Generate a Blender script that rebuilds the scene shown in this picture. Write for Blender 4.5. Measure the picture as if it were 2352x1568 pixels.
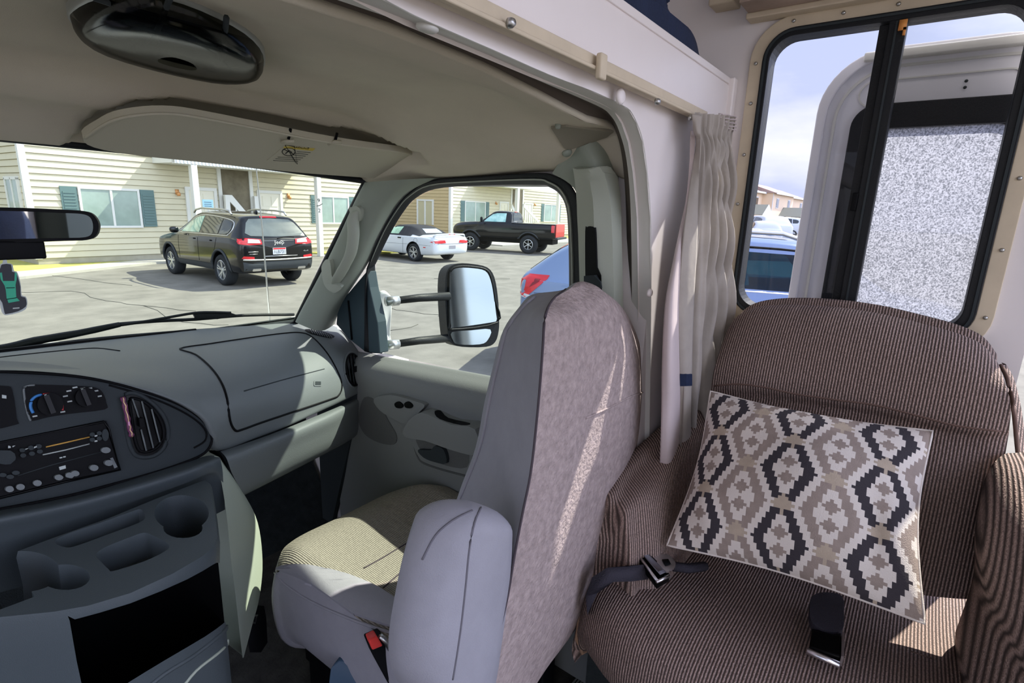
import bpy, bmesh, math, random
from mathutils import Vector, Matrix
from mathutils.bvhtree import BVHTree
from mathutils.geometry import tessellate_polygon
for o in list(bpy.data.objects): bpy.data.objects.remove(o)
S = bpy.context.scene; COL = S.collection
V = Vector
random.seed(7)

# ------------------------------------------------------------------ camera
FPX, CX, CY = 1240.0, 1176.0, 784.0
_p, _r, _y = math.atan(298 / 1240.), math.radians(2.13), math.radians(53)
H = V((math.sin(_y), math.cos(_y), 0)); ZZ = V((0, 0, 1))
FW = H * math.cos(_p) - ZZ * math.sin(_p)
R0 = FW.cross(ZZ).normalized(); U0 = R0.cross(FW)
RT = R0 * math.cos(_r) + U0 * math.sin(_r); UP = -R0 * math.sin(_r) + U0 * math.cos(_r)
CAM = V((0, 0, 1.9))
cd = bpy.data.cameras.new('camera'); cam = bpy.data.objects.new('camera', cd); COL.objects.link(cam)
cd.sensor_width = 36; cd.lens = 36 * FPX / 2352.; cd.clip_start = .02; cd.clip_end = 2000
cam.matrix_world = Matrix(((RT.x, UP.x, -FW.x, CAM.x), (RT.y, UP.y, -FW.y, CAM.y), (RT.z, UP.z, -FW.z, CAM.z), (0, 0, 0, 1)))
S.camera = cam

# ------------------------------------------------------------------ light, sky, exposure
S.view_settings.view_transform = 'Standard'; S.view_settings.look = 'None'
S.view_settings.gamma = 1; S.view_settings.use_curve_mapping = False; S.view_settings.exposure = 0.52
sd = bpy.data.lights.new('sun', 'SUN'); sun = bpy.data.objects.new('sun', sd); COL.objects.link(sun)
sd.energy = 6.8; sd.angle = math.radians(.6); sd.color = (1, .955, .87)
SUN = V((1, -.33, 1.17)).normalized()
sun.rotation_euler = SUN.to_track_quat('Z', 'Y').to_euler(); sun.location = (0, 0, 30)

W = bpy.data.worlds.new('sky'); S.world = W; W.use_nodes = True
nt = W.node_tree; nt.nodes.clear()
def N(t, ty, **k):
    n = t.nodes.new(ty)
    for a, b in k.items(): setattr(n, a, b)
    return n
def setin(n, **k):
    for a, b in k.items():
        n.inputs[a.replace('_', ' ')].default_value = b
out = N(nt, 'ShaderNodeOutputWorld'); bg = N(nt, 'ShaderNodeBackground'); tc = N(nt, 'ShaderNodeTexCoord')
mp = N(nt, 'ShaderNodeMapping'); mp.inputs['Scale'].default_value = (1, 1, 3.2)
nz = N(nt, 'ShaderNodeTexNoise'); setin(nz, Scale=2.3, Detail=7.0, Roughness=.55)
cr_ = N(nt, 'ShaderNodeValToRGB'); cr_.color_ramp.elements[0].position = .47; cr_.color_ramp.elements[1].position = .74
sx = N(nt, 'ShaderNodeSeparateXYZ'); gr = N(nt, 'ShaderNodeValToRGB')
gr.color_ramp.elements[0].position = 0.0; gr.color_ramp.elements[0].color = (.60, .64, .84, 1)
gr.color_ramp.elements[1].position = .65; gr.color_ramp.elements[1].color = (.50, .58, .92, 1)
mx = N(nt, 'ShaderNodeMixRGB'); mx.inputs['Color2'].default_value = (.95, .94, 1.0, 1)
L = nt.links.new
L(tc.outputs['Generated'], mp.inputs['Vector']); L(mp.outputs[0], nz.inputs['Vector']); L(nz.outputs['Fac'], cr_.inputs[0])
L(tc.outputs['Generated'], sx.inputs[0]); L(sx.outputs['Z'], gr.inputs[0]); L(gr.outputs[0], mx.inputs['Color1'])
# sky boosted behind the vehicle, added fill light for the interior
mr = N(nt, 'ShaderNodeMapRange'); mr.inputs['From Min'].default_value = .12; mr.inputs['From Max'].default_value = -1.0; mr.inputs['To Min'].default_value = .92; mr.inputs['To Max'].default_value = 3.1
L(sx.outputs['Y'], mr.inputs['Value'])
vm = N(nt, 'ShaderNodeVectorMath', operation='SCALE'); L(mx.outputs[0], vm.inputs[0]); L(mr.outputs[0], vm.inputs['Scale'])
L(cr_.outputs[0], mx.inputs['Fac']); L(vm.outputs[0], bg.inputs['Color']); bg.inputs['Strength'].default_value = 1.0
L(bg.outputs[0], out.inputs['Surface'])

# ------------------------------------------------------------------ helpers
def hx(s):
    s = s.lstrip('#'); c = [int(s[i:i + 2], 16) / 255 for i in (0, 2, 4)]
    return tuple(x / 12.92 if x < .04045 else ((x + .055) / 1.055) ** 2.4 for x in c) + (1,)
def ray(px, py): return (FW * FPX + RT * (px - CX) - UP * (py - CY)).normalized()
def P(px, py, X=None, Y=None, Z=None):
    d = ray(px, py)
    if X is not None: t = X / d.x
    elif Y is not None: t = Y / d.y
    else: t = (Z - CAM.z) / d.z
    return CAM + d * t
def onplane(px, py, o, n):
    d = ray(px, py); return CAM + d * ((V(o) - CAM).dot(n) / d.dot(n))
MATS = {}
def mat(name, col, rough=.6, metal=0, var=0, vs=8, bump=0, bs=60, spec=.3, coat=0, trans=None, emit=0, rib=None, alpha=None, vcol=None, det=4):
    if name in MATS: return MATS[name]
    m = bpy.data.materials.new(name); m.use_nodes = True; t = m.node_tree
    b = t.nodes['Principled BSDF']; c = hx(col)
    b.inputs['Base Color'].default_value = c; b.inputs['Roughness'].default_value = rough
    b.inputs['Metallic'].default_value = metal; b.inputs['Specular IOR Level'].default_value = spec
    if coat: b.inputs['Coat Weight'].default_value = coat; b.inputs['Coat Roughness'].default_value = .05
    if emit: b.inputs['Emission Color'].default_value = c; b.inputs['Emission Strength'].default_value = emit
    tcn = N(t, 'ShaderNodeTexCoord'); l = t.links.new; last = None; colout = None
    if var or vcol:
        n = N(t, 'ShaderNodeTexNoise'); setin(n, Scale=float(vs), Detail=float(det), Roughness=.6); l(tcn.outputs['Object'], n.inputs['Vector'])
        r = N(t, 'ShaderNodeValToRGB'); r.color_ramp.elements[0].position = .3; r.color_ramp.elements[1].position = .7
        d = hx(vcol) if vcol else tuple(x * (1 - var) for x in c[:3]) + (1,)
        u = c if vcol else tuple(min(1, x * (1 + var)) for x in c[:3]) + (1,)
        r.color_ramp.elements[0].color = d; r.color_ramp.elements[1].color = u
        l(n.outputs['Fac'], r.inputs[0]); colout = r.outputs[0]
    h = None
    if bump:
        n2 = N(t, 'ShaderNodeTexNoise'); setin(n2, Scale=float(bs), Detail=3.0); l(tcn.outputs['Object'], n2.inputs['Vector']); h = n2.outputs['Fac']
    if rib:   # rib = (axis, scale, contrast, cross scale) woven cord
        ax, sc, con, cross = rib; src = tcn.outputs['Object']
        if ax == 'XY':
            mpn = N(t, 'ShaderNodeMapping'); mpn.inputs['Rotation'].default_value = (0, 0, math.radians(45)); l(tcn.outputs['Object'], mpn.inputs['Vector']); src = mpn.outputs[0]; ax = 'X'
        w = N(t, 'ShaderNodeTexWave', bands_direction=ax); setin(w, Scale=float(sc), Distortion=.6, Detail=2.0); w.inputs['Detail Scale'].default_value = 3
        l(src, w.inputs['Vector'])
        n3 = N(t, 'ShaderNodeTexNoise'); setin(n3, Scale=float(cross), Detail=1.0); l(tcn.outputs['Object'], n3.inputs['Vector'])
        ma = N(t, 'ShaderNodeMath', operation='MULTIPLY'); l(w.outputs['Fac'], ma.inputs[0]); l(n3.outputs['Fac'], ma.inputs[1])
        mb = N(t, 'ShaderNodeMath', operation='MULTIPLY'); l(ma.outputs[0], mb.inputs[0]); mb.inputs[1].default_value = 1.8
        mm = N(t, 'ShaderNodeMixRGB'); l(mb.outputs[0], mm.inputs['Fac'])
        mm.inputs['Color1'].default_value = tuple(x * (1 - con) for x in c[:3]) + (1,)
        mm.inputs['Color2'].default_value = tuple(min(1, x * (1 + con)) for x in c[:3]) + (1,)
        if colout:
            mu = N(t, 'ShaderNodeMixRGB', blend_type='MULTIPLY'); mu.inputs['Fac'].default_value = .5
            l(mm.outputs[0], mu.inputs['Color1']); l(colout, mu.inputs['Color2']); colout = mm.outputs[0]
        else: colout = mm.outputs[0]
        h = mb.outputs[0]
    if h is not None:
        bn = N(t, 'ShaderNodeBump'); bn.inputs['Strength'].default_value = bump or .4; bn.inputs['Distance'].default_value = .004
        l(h, bn.inputs['Height']); l(bn.outputs[0], b.inputs['Normal'])
    if colout: l(colout, b.inputs['Base Color'])
    MATS[name] = m; return m
def glass(name, tint, gloss=.08, rough=0.0):
    if name in MATS: return MATS[name]
    m = bpy.data.materials.new(name); m.use_nodes = True; t = m.node_tree; t.nodes.clear()
    o = N(t, 'ShaderNodeOutputMaterial'); a = N(t, 'ShaderNodeBsdfTransparent'); a.inputs[0].default_value = hx(tint)
    g = N(t, 'ShaderNodeBsdfGlossy'); g.inputs['Roughness'].default_value = rough; f = N(t, 'ShaderNodeLayerWeight'); f.inputs[0].default_value = .5
    pw = N(t, 'ShaderNodeMath', operation='POWER'); pw.inputs[1].default_value = 4; t.links.new(f.outputs['Facing'], pw.inputs[0])
    mu = N(t, 'ShaderNodeMath', operation='MULTIPLY_ADD'); mu.inputs[1].default_value = gloss * 8; mu.inputs[2].default_value = gloss * .35; x = N(t, 'ShaderNodeMixShader')
    t.links.new(pw.outputs[0], mu.inputs[0]); t.links.new(mu.outputs[0], x.inputs[0]); t.links.new(a.outputs[0], x.inputs[1]); t.links.new(g.outputs[0], x.inputs[2]); t.links.new(x.outputs[0], o.inputs[0])
    MATS[name] = m; return m

def tag(o, label=None, cat=None, group=None, kind=None):
    if label: o['label'] = label
    if cat: o['category'] = cat
    if group: o['group'] = group
    if kind: o['kind'] = kind
    return o
def thing(name, label, cat, loc=(0, 0, 0), rz=0, group=None, kind=None):
    o = bpy.data.objects.new(name, None); COL.objects.link(o); o.location = loc; o.rotation_euler = (0, 0, rz); o.empty_display_size = .1
    return tag(o, label, cat, group, kind)
WORLD = True
def mk(name, vs, fs, m, parent=None, smooth=True, bevel=0, sub=0, solid=0, local=False, label=None, ang=None, soff=-1):
    me = bpy.data.meshes.new(name); me.from_pydata([tuple(v) for v in vs], [], fs)
    bm = bmesh.new(); bm.from_mesh(me); bmesh.ops.remove_doubles(bm, verts=bm.verts, dist=1e-5); bmesh.ops.recalc_face_normals(bm, faces=bm.faces); 
    if solid and soff < 0:   # open skins thicken away from the cabin
        d = sum(((f.calc_center_median() - CAM).normalized().dot(f.normal) * f.calc_area() for f in bm.faces))
        if d > 0: bmesh.ops.reverse_faces(bm, faces=bm.faces)
    bm.to_mesh(me); bm.free()
    for mm in (m if isinstance(m, list) else [m]): me.materials.append(mm)
    for p in me.polygons: p.use_smooth = smooth
    if smooth and ang is not None: me.set_sharp_from_angle(angle=math.radians(ang))
    o = bpy.data.objects.new(name, me); COL.objects.link(o)
    par(o, parent, local)
    if solid: s = o.modifiers.new('s', 'SOLIDIFY'); s.thickness = solid; s.offset = soff
    if bevel: b = o.modifiers.new('b', 'BEVEL'); b.width = bevel; b.segments = 3; b.limit_method = 'ANGLE'; b.angle_limit = math.radians(35)
    if sub: s = o.modifiers.new('u', 'SUBSURF'); s.levels = sub; s.render_levels = sub
    if label: o['label'] = label
    return o
def par(o, parent, local=False):
    if parent is None: return
    o.parent = parent
    if not local: o.matrix_parent_inverse = wm(parent).inverted()
def wm(o):
    m = o.matrix_basis.copy()
    if o.parent: m = wm(o.parent) @ o.matrix_parent_inverse @ m
    return m
def crs(pts, n, closed=False):
    k = len(pts); out = []
    if n <= 1: return [V(p) for p in pts]
    for i in range(k if closed else k - 1):
        if closed: a, b, c, d = (pts[(i + j - 1) % k] for j in range(4))
        else: a, b, c, d = pts[max(i - 1, 0)], pts[i], pts[i + 1], pts[min(i + 2, k - 1)]
        a, b, c, d = V(a), V(b), V(c), V(d)
        for j in range(n):
            t = j / n; out.append(.5 * ((2 * b) + (c - a) * t + (2 * a - 5 * b + 4 * c - d) * t * t + (3 * b - a - 3 * c + d) * t ** 3))
    if not closed: out.append(V(pts[-1]))
    return out
def gridmesh(rows, nu=4, nv=4, cu=False, cap=False):
    rr = [crs(r, nu, cu) for r in rows]; cols = list(zip(*rr)); cc = [crs(c, nv) for c in cols]
    g = list(zip(*cc)); vs = [p for r in g for p in r]; m = len(g[0]); fs = []
    for i in range(len(g) - 1):
        for j in range(m if cu else m - 1):
            k = (j + 1) % m; fs.append((i * m + j, i * m + k, (i + 1) * m + k, (i + 1) * m + j))
    if cap and cu:
        for ri, rev in ((0, True), (len(g) - 1, False)):
            c = sum(g[ri], V()) / m; vs.append(c); ci = len(vs) - 1
            for j in range(m): fs.append((ri * m + j, ri * m + (j + 1) % m, ci))
    return vs, fs
def loft(name, rows, m, parent=None, nu=4, nv=4, cu=False, cap=False, **k):
    vs, fs = gridmesh(rows, nu, nv, cu, cap); return mk(name, vs, fs, m, parent, **k)
class B:   # collects simple solids into one mesh
    def __init__(s): s.v = []; s.f = []
    def add(s, vs, fs): n = len(s.v); s.v += [V(p) for p in vs]; s.f += [tuple(i + n for i in f) for f in fs]; return s
    def box(s, a, b, M=None):
        x0, y0, z0 = a; x1, y1, z1 = b
        vs = [V((x, y, z)) for z in (z0, z1) for x, y in ((x0, y0), (x1, y0), (x1, y1), (x0, y1))]
        if M: vs = [M @ p for p in vs]
        return s.add(vs, [(0, 3, 2, 1), (4, 5, 6, 7), (0, 1, 5, 4), (1, 2, 6, 5), (2, 3, 7, 6), (3, 0, 4, 7)])
    def prism(s, pts, d):
        n = len(pts); d = V(d); return s.add([V(p) for p in pts] + [V(p) + d for p in pts], [tuple(range(n))[::-1], tuple(range(n, 2 * n))] + [(i, (i + 1) % n, n + (i + 1) % n, n + i) for i in range(n)])
    def bridge(s, a, b):
        n = len(a); return s.add(list(a) + list(b), [tuple(range(n))[::-1], tuple(range(n, 2 * n))] + [(i, (i + 1) % n, n + (i + 1) % n, n + i) for i in range(n)])
    def tube(s, pts, r, n=8, closed=False):
        pts = [V(p) for p in pts]; k = len(pts); rings = []
        for i, p in enumerate(pts):
            t = ((pts[(i + 1) % k] if closed or i < k - 1 else p) - (pts[i - 1] if closed or i > 0 else p)).normalized()
            a = t.cross(V((0, 0, 1)) if abs(t.z) < .9 else V((1, 0, 0))).normalized(); b = t.cross(a)
            rr = r[i] if isinstance(r, (list, tuple)) else r
            rings.append([p + (a * math.cos(2 * math.pi * j / n) + b * math.sin(2 * math.pi * j / n)) * rr for j in range(n)])
        vs = [q for g in rings for q in g]; fs = []
        for i in range(k if closed else k - 1):
            for j in range(n): a0, b0 = i * n, ((i + 1) % k) * n; fs.append((a0 + j, a0 + (j + 1) % n, b0 + (j + 1) % n, b0 + j))
        if not closed: fs += [tuple(range(n))[::-1], tuple(range((k - 1) * n, k * n))]
        return s.add(vs, fs)
    def lathe(s, prof, n=24, M=None, close=False):  # prof (r,h) about z
        vs = []; fs = []; k = len(prof)
        for r, h in prof:
            for j in range(n): vs.append(V((r * math.cos(2 * math.pi * j / n), r * math.sin(2 * math.pi * j / n), h)))
        for i in range(k if close else k - 1):
            for j in range(n): a0, b0 = i * n, ((i + 1) % k) * n; fs.append((a0 + j, a0 + (j + 1) % n, b0 + (j + 1) % n, b0 + j))
        if not close:
            fs += [tuple(range(n))[::-1], tuple(range((k - 1) * n, k * n))]
        if M: vs = [M @ p for p in vs]
        return s.add(vs, fs)
    def ball(s, c, r, n=16, M=None, e=1.0):
        vs = []; fs = []; rx, ry, rz = r if isinstance(r, (tuple, list)) else (r, r, r); sg = lambda a: math.copysign(abs(a) ** e, a)
        for i in range(n + 1):
            th = math.pi * i / n
            for j in range(2 * n):
                ph = math.pi * j / n; p = V((rx * sg(math.sin(th)) * sg(math.cos(ph)), ry * sg(math.sin(th)) * sg(math.sin(ph)), rz * sg(math.cos(th))))
                vs.append((M @ p if M else p) + V(c))
        for i in range(n):
            for j in range(2 * n): fs.append((i * 2 * n + j, i * 2 * n + (j + 1) % (2 * n), (i + 1) * 2 * n + (j + 1) % (2 * n), (i + 1) * 2 * n + j))
        return s.add(vs, fs)
    def mk(s, name, m, parent=None, **k): return mk(name, s.v, s.f, m, parent, **k)
def arc2(cx, cy, rx, ry=None, n=24, a0=0, a1=360):
    ry = ry or rx; full = abs(a1 - a0) >= 360
    return [(cx + rx * math.cos(math.radians(a0 + (a1 - a0) * i / (n if full else n - 1))), cy + ry * math.sin(math.radians(a0 + (a1 - a0) * i / (n if full else n - 1)))) for i in range(n)]
def rrect(x0, y0, x1, y1, r, n=6):
    o = []
    for cx, cy, a in ((x1 - r, y1 - r, 0), (x0 + r, y1 - r, 90), (x0 + r, y0 + r, 180), (x1 - r, y0 + r, 270)):
        o += [(cx + r * math.cos(math.radians(a + 90 * i / n)), cy + r * math.sin(math.radians(a + 90 * i / n))) for i in range(n + 1)]
    return o
def smooth2(pts, n=4, closed=True):
    q = crs([V((a, b, 0)) for a, b in pts], n, closed); return [(p.x, p.y) for p in q]
def bvh_of(*obs):
    vs = []; fs = []
    for o in obs:
        n = len(vs); mw = wm(o); vs += [mw @ v.co for v in o.data.vertices]; fs += [tuple(i + n for i in p.vertices) for p in o.data.polygons]
    return BVHTree.FromPolygons(vs, fs)
class Screen:   # follows a real surface along sight lines
    def __init__(s, *obs, fb=None): s.b = bvh_of(*obs); s.fb = fb
    def __call__(s, px, py):
        d = ray(px, py); h = s.b.ray_cast(CAM, d)
        if h[0] is None:
            h = s.b.find_nearest(CAM + d * 1.3 if s.fb is None else P(px, py, **s.fb))
        n = h[1]
        if n.dot(d) > 0: n = -n
        return h[0], n
class Side:     # follows a surface along an axis from outside (local coords of a mesh)
    def __init__(s, o, fn): s.b = BVHTree.FromPolygons([v.co.copy() for v in o.data.vertices], [tuple(p.vertices) for p in o.data.polygons]); s.fn = fn
    def __call__(s, u, v):
        o, d = s.fn(u, v); h = s.b.ray_cast(V(o), V(d))
        if h[0] is None: h = s.b.find_nearest(V(o) + V(d) * 3)
        n = h[1]
        if n.dot(V(d)) > 0: n = -n
        return h[0], n
def decal(name, pts, proj, off, thick, m, parent=None, sub=2, local=False, smooth=True, **k):
    """a thin solid laid on a surface: outline pts (2D), its face off+thick above it"""
    bm = bmesh.new(); vs = [bm.verts.new((a, b, 0)) for a, b in pts]
    tri = tessellate_polygon([[V((a, b, 0)) for a, b in pts]])
    for t in tri:
        try: bm.faces.new([vs[i] for i in t])
        except ValueError: pass
    for _ in range(sub):
        bmesh.ops.subdivide_edges(bm, edges=bm.edges[:], cuts=1, use_grid_fill=True)
    bm.normal_update()
    bnd = [v for v in bm.verts if any(e.is_boundary for e in v.link_edges)]
    bs = set(v.index for v in bnd); bm.verts.index_update()
    bs = set(v.index for v in bm.verts if any(e.is_boundary for e in v.link_edges))
    q = [proj(v.co.x, v.co.y) for v in bm.verts]; n = len(q)
    top = [p + nn * (off + thick) for p, nn in q]; bot = [p + nn * (off - .002) for p, nn in q]
    fs = [tuple(v.index for v in f.verts) for f in bm.faces]
    F = list(fs) + [tuple(i + n for i in f[::-1]) for f in fs]
    for e in bm.edges:
        if e.is_boundary: a, b = e.verts[0].index, e.verts[1].index; F.append((a, b, b + n, a + n))
    bm.free()
    return mk(name, top + bot, F, m, parent, local=local, smooth=smooth, ang=40, **k)
def line(name, pts, proj, r, m, parent=None, off=0, closed=False, n=6, sm=4, local=False, **k):
    q = smooth2(pts, sm, closed) if sm > 1 else pts
    b = B(); b.tube([proj(*p)[0] + proj(*p)[1] * off for p in q], r, n, closed); return b.mk(name, m, parent, local=local, **k)
def boolcut(o, cutters, op='DIFFERENCE'):
    for c in cutters:
        md = o.modifiers.new('bool', 'BOOLEAN'); md.operation = op; md.solver = 'EXACT'; md.object = c
        try: md.material_mode = 'TRANSFER'
        except Exception: pass
    bpy.context.view_layer.update()
    dg = bpy.context.evaluated_depsgraph_get(); me = bpy.data.meshes.new_from_object(o.evaluated_get(dg), preserve_all_data_layers=True, depsgraph=dg)
    old = o.data; o.modifiers.clear(); o.data = me
    for c in cutters: bpy.data.objects.remove(c)
    return o
def lp(a, b, t): return V(a) * (1 - t) + V(b) * t
# ------------------------------------------------------------------ materials, interior
m_head = mat('headliner fabric', '#C8C0AC', .95, bump=.25, bs=900, var=.05, vs=6)
m_visor = mat('visor vinyl', '#BAB5A0', .85, bump=.15, bs=500)
m_white = mat('white laminated panel', '#EEE6E2', .38, var=.02, vs=5, bump=.06, bs=30)
m_wall = mat('coach wall panel', '#E6E0DE', .6, bump=.1, bs=60, var=.03, vs=4)
m_trimg = mat('pale grey moulding', '#D2D0C8', .45)
m_pillar = mat('cab pillar plastic', '#8E9588', .6, bump=.12, bs=400)
m_pill2 = mat('grey green pillar cover', '#A5AA9B', .55, bump=.1, bs=400)
m_dash = mat('dash pad grey vinyl', '#6C7272', .48, bump=.2, bs=600)
m_bez = mat('charcoal dash bezel', '#32383A', .7, bump=.15, bs=500, spec=.2)
m_blk = mat('black plastic', '#0B0C0E', .6, spec=.12)
m_gblk = mat('gloss black', '#060708', .25, spec=.12)
m_rub = mat('black rubber seal', '#14171A', .55, bump=.2, bs=200)
m_con = mat('console grey plastic', '#495154', .5, bump=.2, bs=600)
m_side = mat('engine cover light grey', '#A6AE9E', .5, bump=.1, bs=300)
m_door = mat('door panel grey', '#787B79', .6, bump=.15, bs=500)
m_doord = mat('door panel dark insert', '#5C5E5C', .7, bump=.4, bs=300)
m_carp = mat('dark carpet', '#23292A', .95, bump=.8, bs=300, var=.3, vs=30)
m_floor = mat('worn grey floor mat', '#3C3B36', .9, bump=.5, bs=150, var=.35, vs=20)
m_seat = mat('grey velour side fabric', '#98979D', .9, bump=.2, bs=500, var=.05, vs=20)
m_fuzz = mat('fuzzy grey seat back fabric', '#A2938E', .98, bump=1.0, bs=130, var=.22, vs=70)
m_rib = mat('ribbed grey seat insert', '#8E887C', .9, rib=('X', 62, .42, 160), bump=.5)
m_cord = mat('brown corded upholstery', '#8A776E', .92, rib=('Y', 56, .8, 330), bump=.7)
m_cordh = mat('brown corded upholstery arm', '#8E7A70', .92, rib=('XY', 56, .75, 330), bump=.7)
m_pipe = mat('brown piping', '#6A554C', .9)
m_chr = mat('chrome', '#E4E4E8', .28, metal=1)
m_brch = mat('brushed metal', '#B9B9B6', .35, metal=1)
m_curt = mat('grey beige curtain cloth', '#A69E94', .95, bump=.3, bs=40, var=.14, vs=9)
m_curl = mat('pale curtain lining', '#C3B5B2', .95, bump=.25, bs=30, var=.06, vs=9)
m_beige = mat('aged beige window ring', '#CDBFA6', .6, var=.08, vs=12)
m_navy = mat('navy nylon', '#1E2A44', .75, bump=.5, bs=120, var=.25, vs=8)
m_wood = mat('grey brown valance board', '#A08D7E', .7, var=.15, vs=14)
m_red = mat('red plastic', '#E0423C', .4)
m_bluegrey = mat('dark blue seat base plastic', '#33485A', .5)
m_web = mat('dark seat belt webbing', '#34323A', .8, bump=.5, bs=400)
m_mark = mat('pale print on panel', '#AEB6B2', .5)
m_blue = mat('blue dial print', '#3E7FC0', .5); m_redp = mat('red dial print', '#C8454A', .5)
m_orange = mat('amber line', '#C99A4A', .5)
m_yell = mat('yellow warning print', '#C9B24A', .6)
m_purple = mat('purple plastic clip', '#6B3A58', .4)
g_ws = glass('windshield glass', '#EEF6E8', .05)
g_side = glass('side window glass', '#EAF3EA', .05)
g_coach = glass('coach window glass', '#EEF0F6', .05)
def ws_part(): pass

# ------------------------------------------------------------------ shell
fl = B().box((-1.0, -1.6, .60), (1.5, 1.95, .65)).mk('floor', m_floor, smooth=False); tag(fl, kind='structure')
ceil = B().box((-1.2, -1.3, 2.72), (1.56, .46, 2.76)).box((-1.2, .46, 2.72), (1.56, 1.9, 2.76)).mk('ceiling', m_wall, smooth=False); tag(ceil, kind='structure')
# right wall with window hole and the doorway behind the camera
wr = B().box((1.50, -1.3, .60), (1.54, .53, 2.72)).mk('wall_right', m_wall, smooth=False, ang=30)
c1 = B().prism([V((1.4, a, b)) for a, b in rrect(-.095, 1.667, .39, 2.333, .065)], (.3, 0, 0)).mk('cut', m_wall)
c2 = B().box((1.4, -1.0, .62), (1.7, -.19, 2.36)).mk('cut', m_wall)
boolcut(wr, [c1, c2]); tag(wr, kind='structure')
for p in wr.data.polygons: p.use_smooth = False
# cab roof skin over the headliner, bunk floor
wl = B().box((-1.2, -1.3, .60), (-1.16, 1.2, 2.72)).mk('wall_left', m_wall, smooth=False); boolcut(wl, [B().box((-1.4, -.75, 1.25), (-1.0, 1.1, 2.35)).mk('cut', m_wall)]); tag(wl, kind='structure')
# partition with arched opening
A_out = [(900, 11), (972, 47), (1131, 116), (1261, 173), (1350, 206), (1400, 228), (1425, 240), (1444, 252), (1461, 282), (1475, 325), (1485, 397), (1493, 500), (1494, 650), (1492, 850), (1488, 1100)]
A_in = [(900, 42), (972, 73), (1120, 133), (1240, 186), (1325, 222), (1384, 249), (1402, 265), (1414, 282), (1425, 310), (1436, 350), (1444, 410), (1449, 500), (1451, 650), (1450, 850), (1447, 1100)]
YW = .48
ao = [P(*p, Y=YW) for p in A_out]; ao = [V((-.95, YW, 1.0)), V((-.9, YW, 1.95)), V((-.6, YW, 2.07)), V((0, YW, 2.115)), V((.25, YW, 2.115))] + ao + [V((ao[-1].x + .1, YW, .65))]
ai = [P(*p, Y=.53) for p in A_in]; ai = [V((-.93, .53, 1.0)), V((-.86, .53, 1.93)), V((-.58, .53, 2.05)), V((0, .53, 2.095)), V((.22, .53, 2.1))] + ai + [V((ai[-1].x + .1, .53, .65))]
outer = []
for p in ao:
    if p.x < -.8: q = V((-1.16, YW, p.z if p.z > 1.2 else .65))
    elif p.z > 2.03: q = V((p.x if p.x > -.55 else p.x - .3, YW, 2.13))
    else: q = V((1.5, YW, p.z))
    outer.append(q)
# keep the row monotone round the corner
for i, p in enumerate(outer):
    if ao[i].x > 1.0 and ao[i].z > 2.03: outer[i] = V((ao[i].x + (1.5 - 1.0) * min(1, (ao[i].x - 1.0) / .06), YW, 2.13))
b = B(); n = len(ao)
fr = ao + outer; bk = [p + V((0, .03, 0)) for p in fr]; fs = []
for i in range(n - 1): fs += [(i, i + 1, n + i + 1, n + i), (2 * n + i, 3 * n + i, 3 * n + i + 1, 2 * n + i + 1)]
b.add(fr + bk, fs)
wf = b.mk('wall_front', m_white, smooth=False); tag(wf, kind='structure')
# overcab front panel, groove and top cap; right corner strip
pz = .465
op = B().box((-1.16, pz, 2.128), (1.49, .482, 2.224)).box((-1.16, pz, 2.227), (1.49, .482, 2.242)).box((-1.16, pz + .004, 2.22), (1.49, .48, 2.23))
op = op.mk('wall_overcab', m_white, smooth=False, bevel=.002); op.name = 'wall_front.001'; tag(op, kind='structure')
bs = B().box((-1.16, .56, 2.245), (1.5, 1.9, 2.26)).box((-1.16, .482, 2.20), (1.5, .56, 2.206)).mk('ceiling.001', m_wall, smooth=False); tag(bs, kind='structure')
cs = B().box((1.472, .452, .66), (1.5, .48, 2.242)).mk('trim_5', m_white, smooth=False, bevel=.004); tag(cs, kind='structure')
# arch moulding
am = [lp(a, c, .5) + V((-.002, -.008, -.002)) for a, c in zip(ao, ai)]
aq = [lp(a, c, .1) + V((0, -.006, 0)) for a, c in zip(ao, ai)]
tr = loft('trim_1', [ao, aq, am, ai], m_trimg, nu=3, nv=4); tag(tr, kind='structure')
# dark strip coloured as the shade between moulding and cab headliner
A_h = [(900, 78), (972, 107), (1117, 166), (1230, 222), (1300, 258), (1345, 280), (1390, 290), (1408, 297), (1420, 318), (1430, 355), (1438, 412), (1443, 500), (1446, 650), (1446, 850), (1443, 1100)]
ah = [P(*p, Y=.562) for p in A_h]; ah = [V((-.93, .562, 1.0)), V((-.84, .562, 1.9)), V((-.56, .562, 2.03)), V((0, .562, 2.085)), V((.2, .562, 2.095))] + ah + [V((ah[-1].x + .1, .562, .65))]
tg = loft('trim_2', [ai, [lp(a, c, .5) + V((0, .01, .015)) for a, c in zip(ai, ah)], ah], mat('dark gap shade', '#5A524A', .95), nu=3, nv=3); tag(tg, kind='structure')
# plugs on the moulding and wall
def button(name, px, py, proj, r, m, parent=None, h=.004, label=None):
    p, n_ = proj(px, py); q = n_.to_track_quat('Z', 'Y').to_matrix().to_4x4(); q.translation = p
    return B().lathe([(0.0001, h), (r * .7, h), (r, h * .5), (r, -.002)][::-1], 16, q).mk(name, m, parent, label=label)
pf = lambda px, py: (P(px, py, Y=YW), V((0, -1, 0)))
for (x, y, lb, sz) in ((982, 60, 'round cap on the arch moulding near the top edge', .013), (1424, 222, 'oval white cap at the top corner of the arch', .013), (1491, 672, 'white button snap on the wall beside the curtain', .009)):
    prj = (lambda px, py: (P(px, py, Y=.465), V((0, -1, 0)))) if y != 60 else Screen(tr)
    o = button('trim_cap', x, y, prj, sz, m_trimg if y == 60 else m_white, h=.006); tag(o, lb, 'cap')

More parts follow.
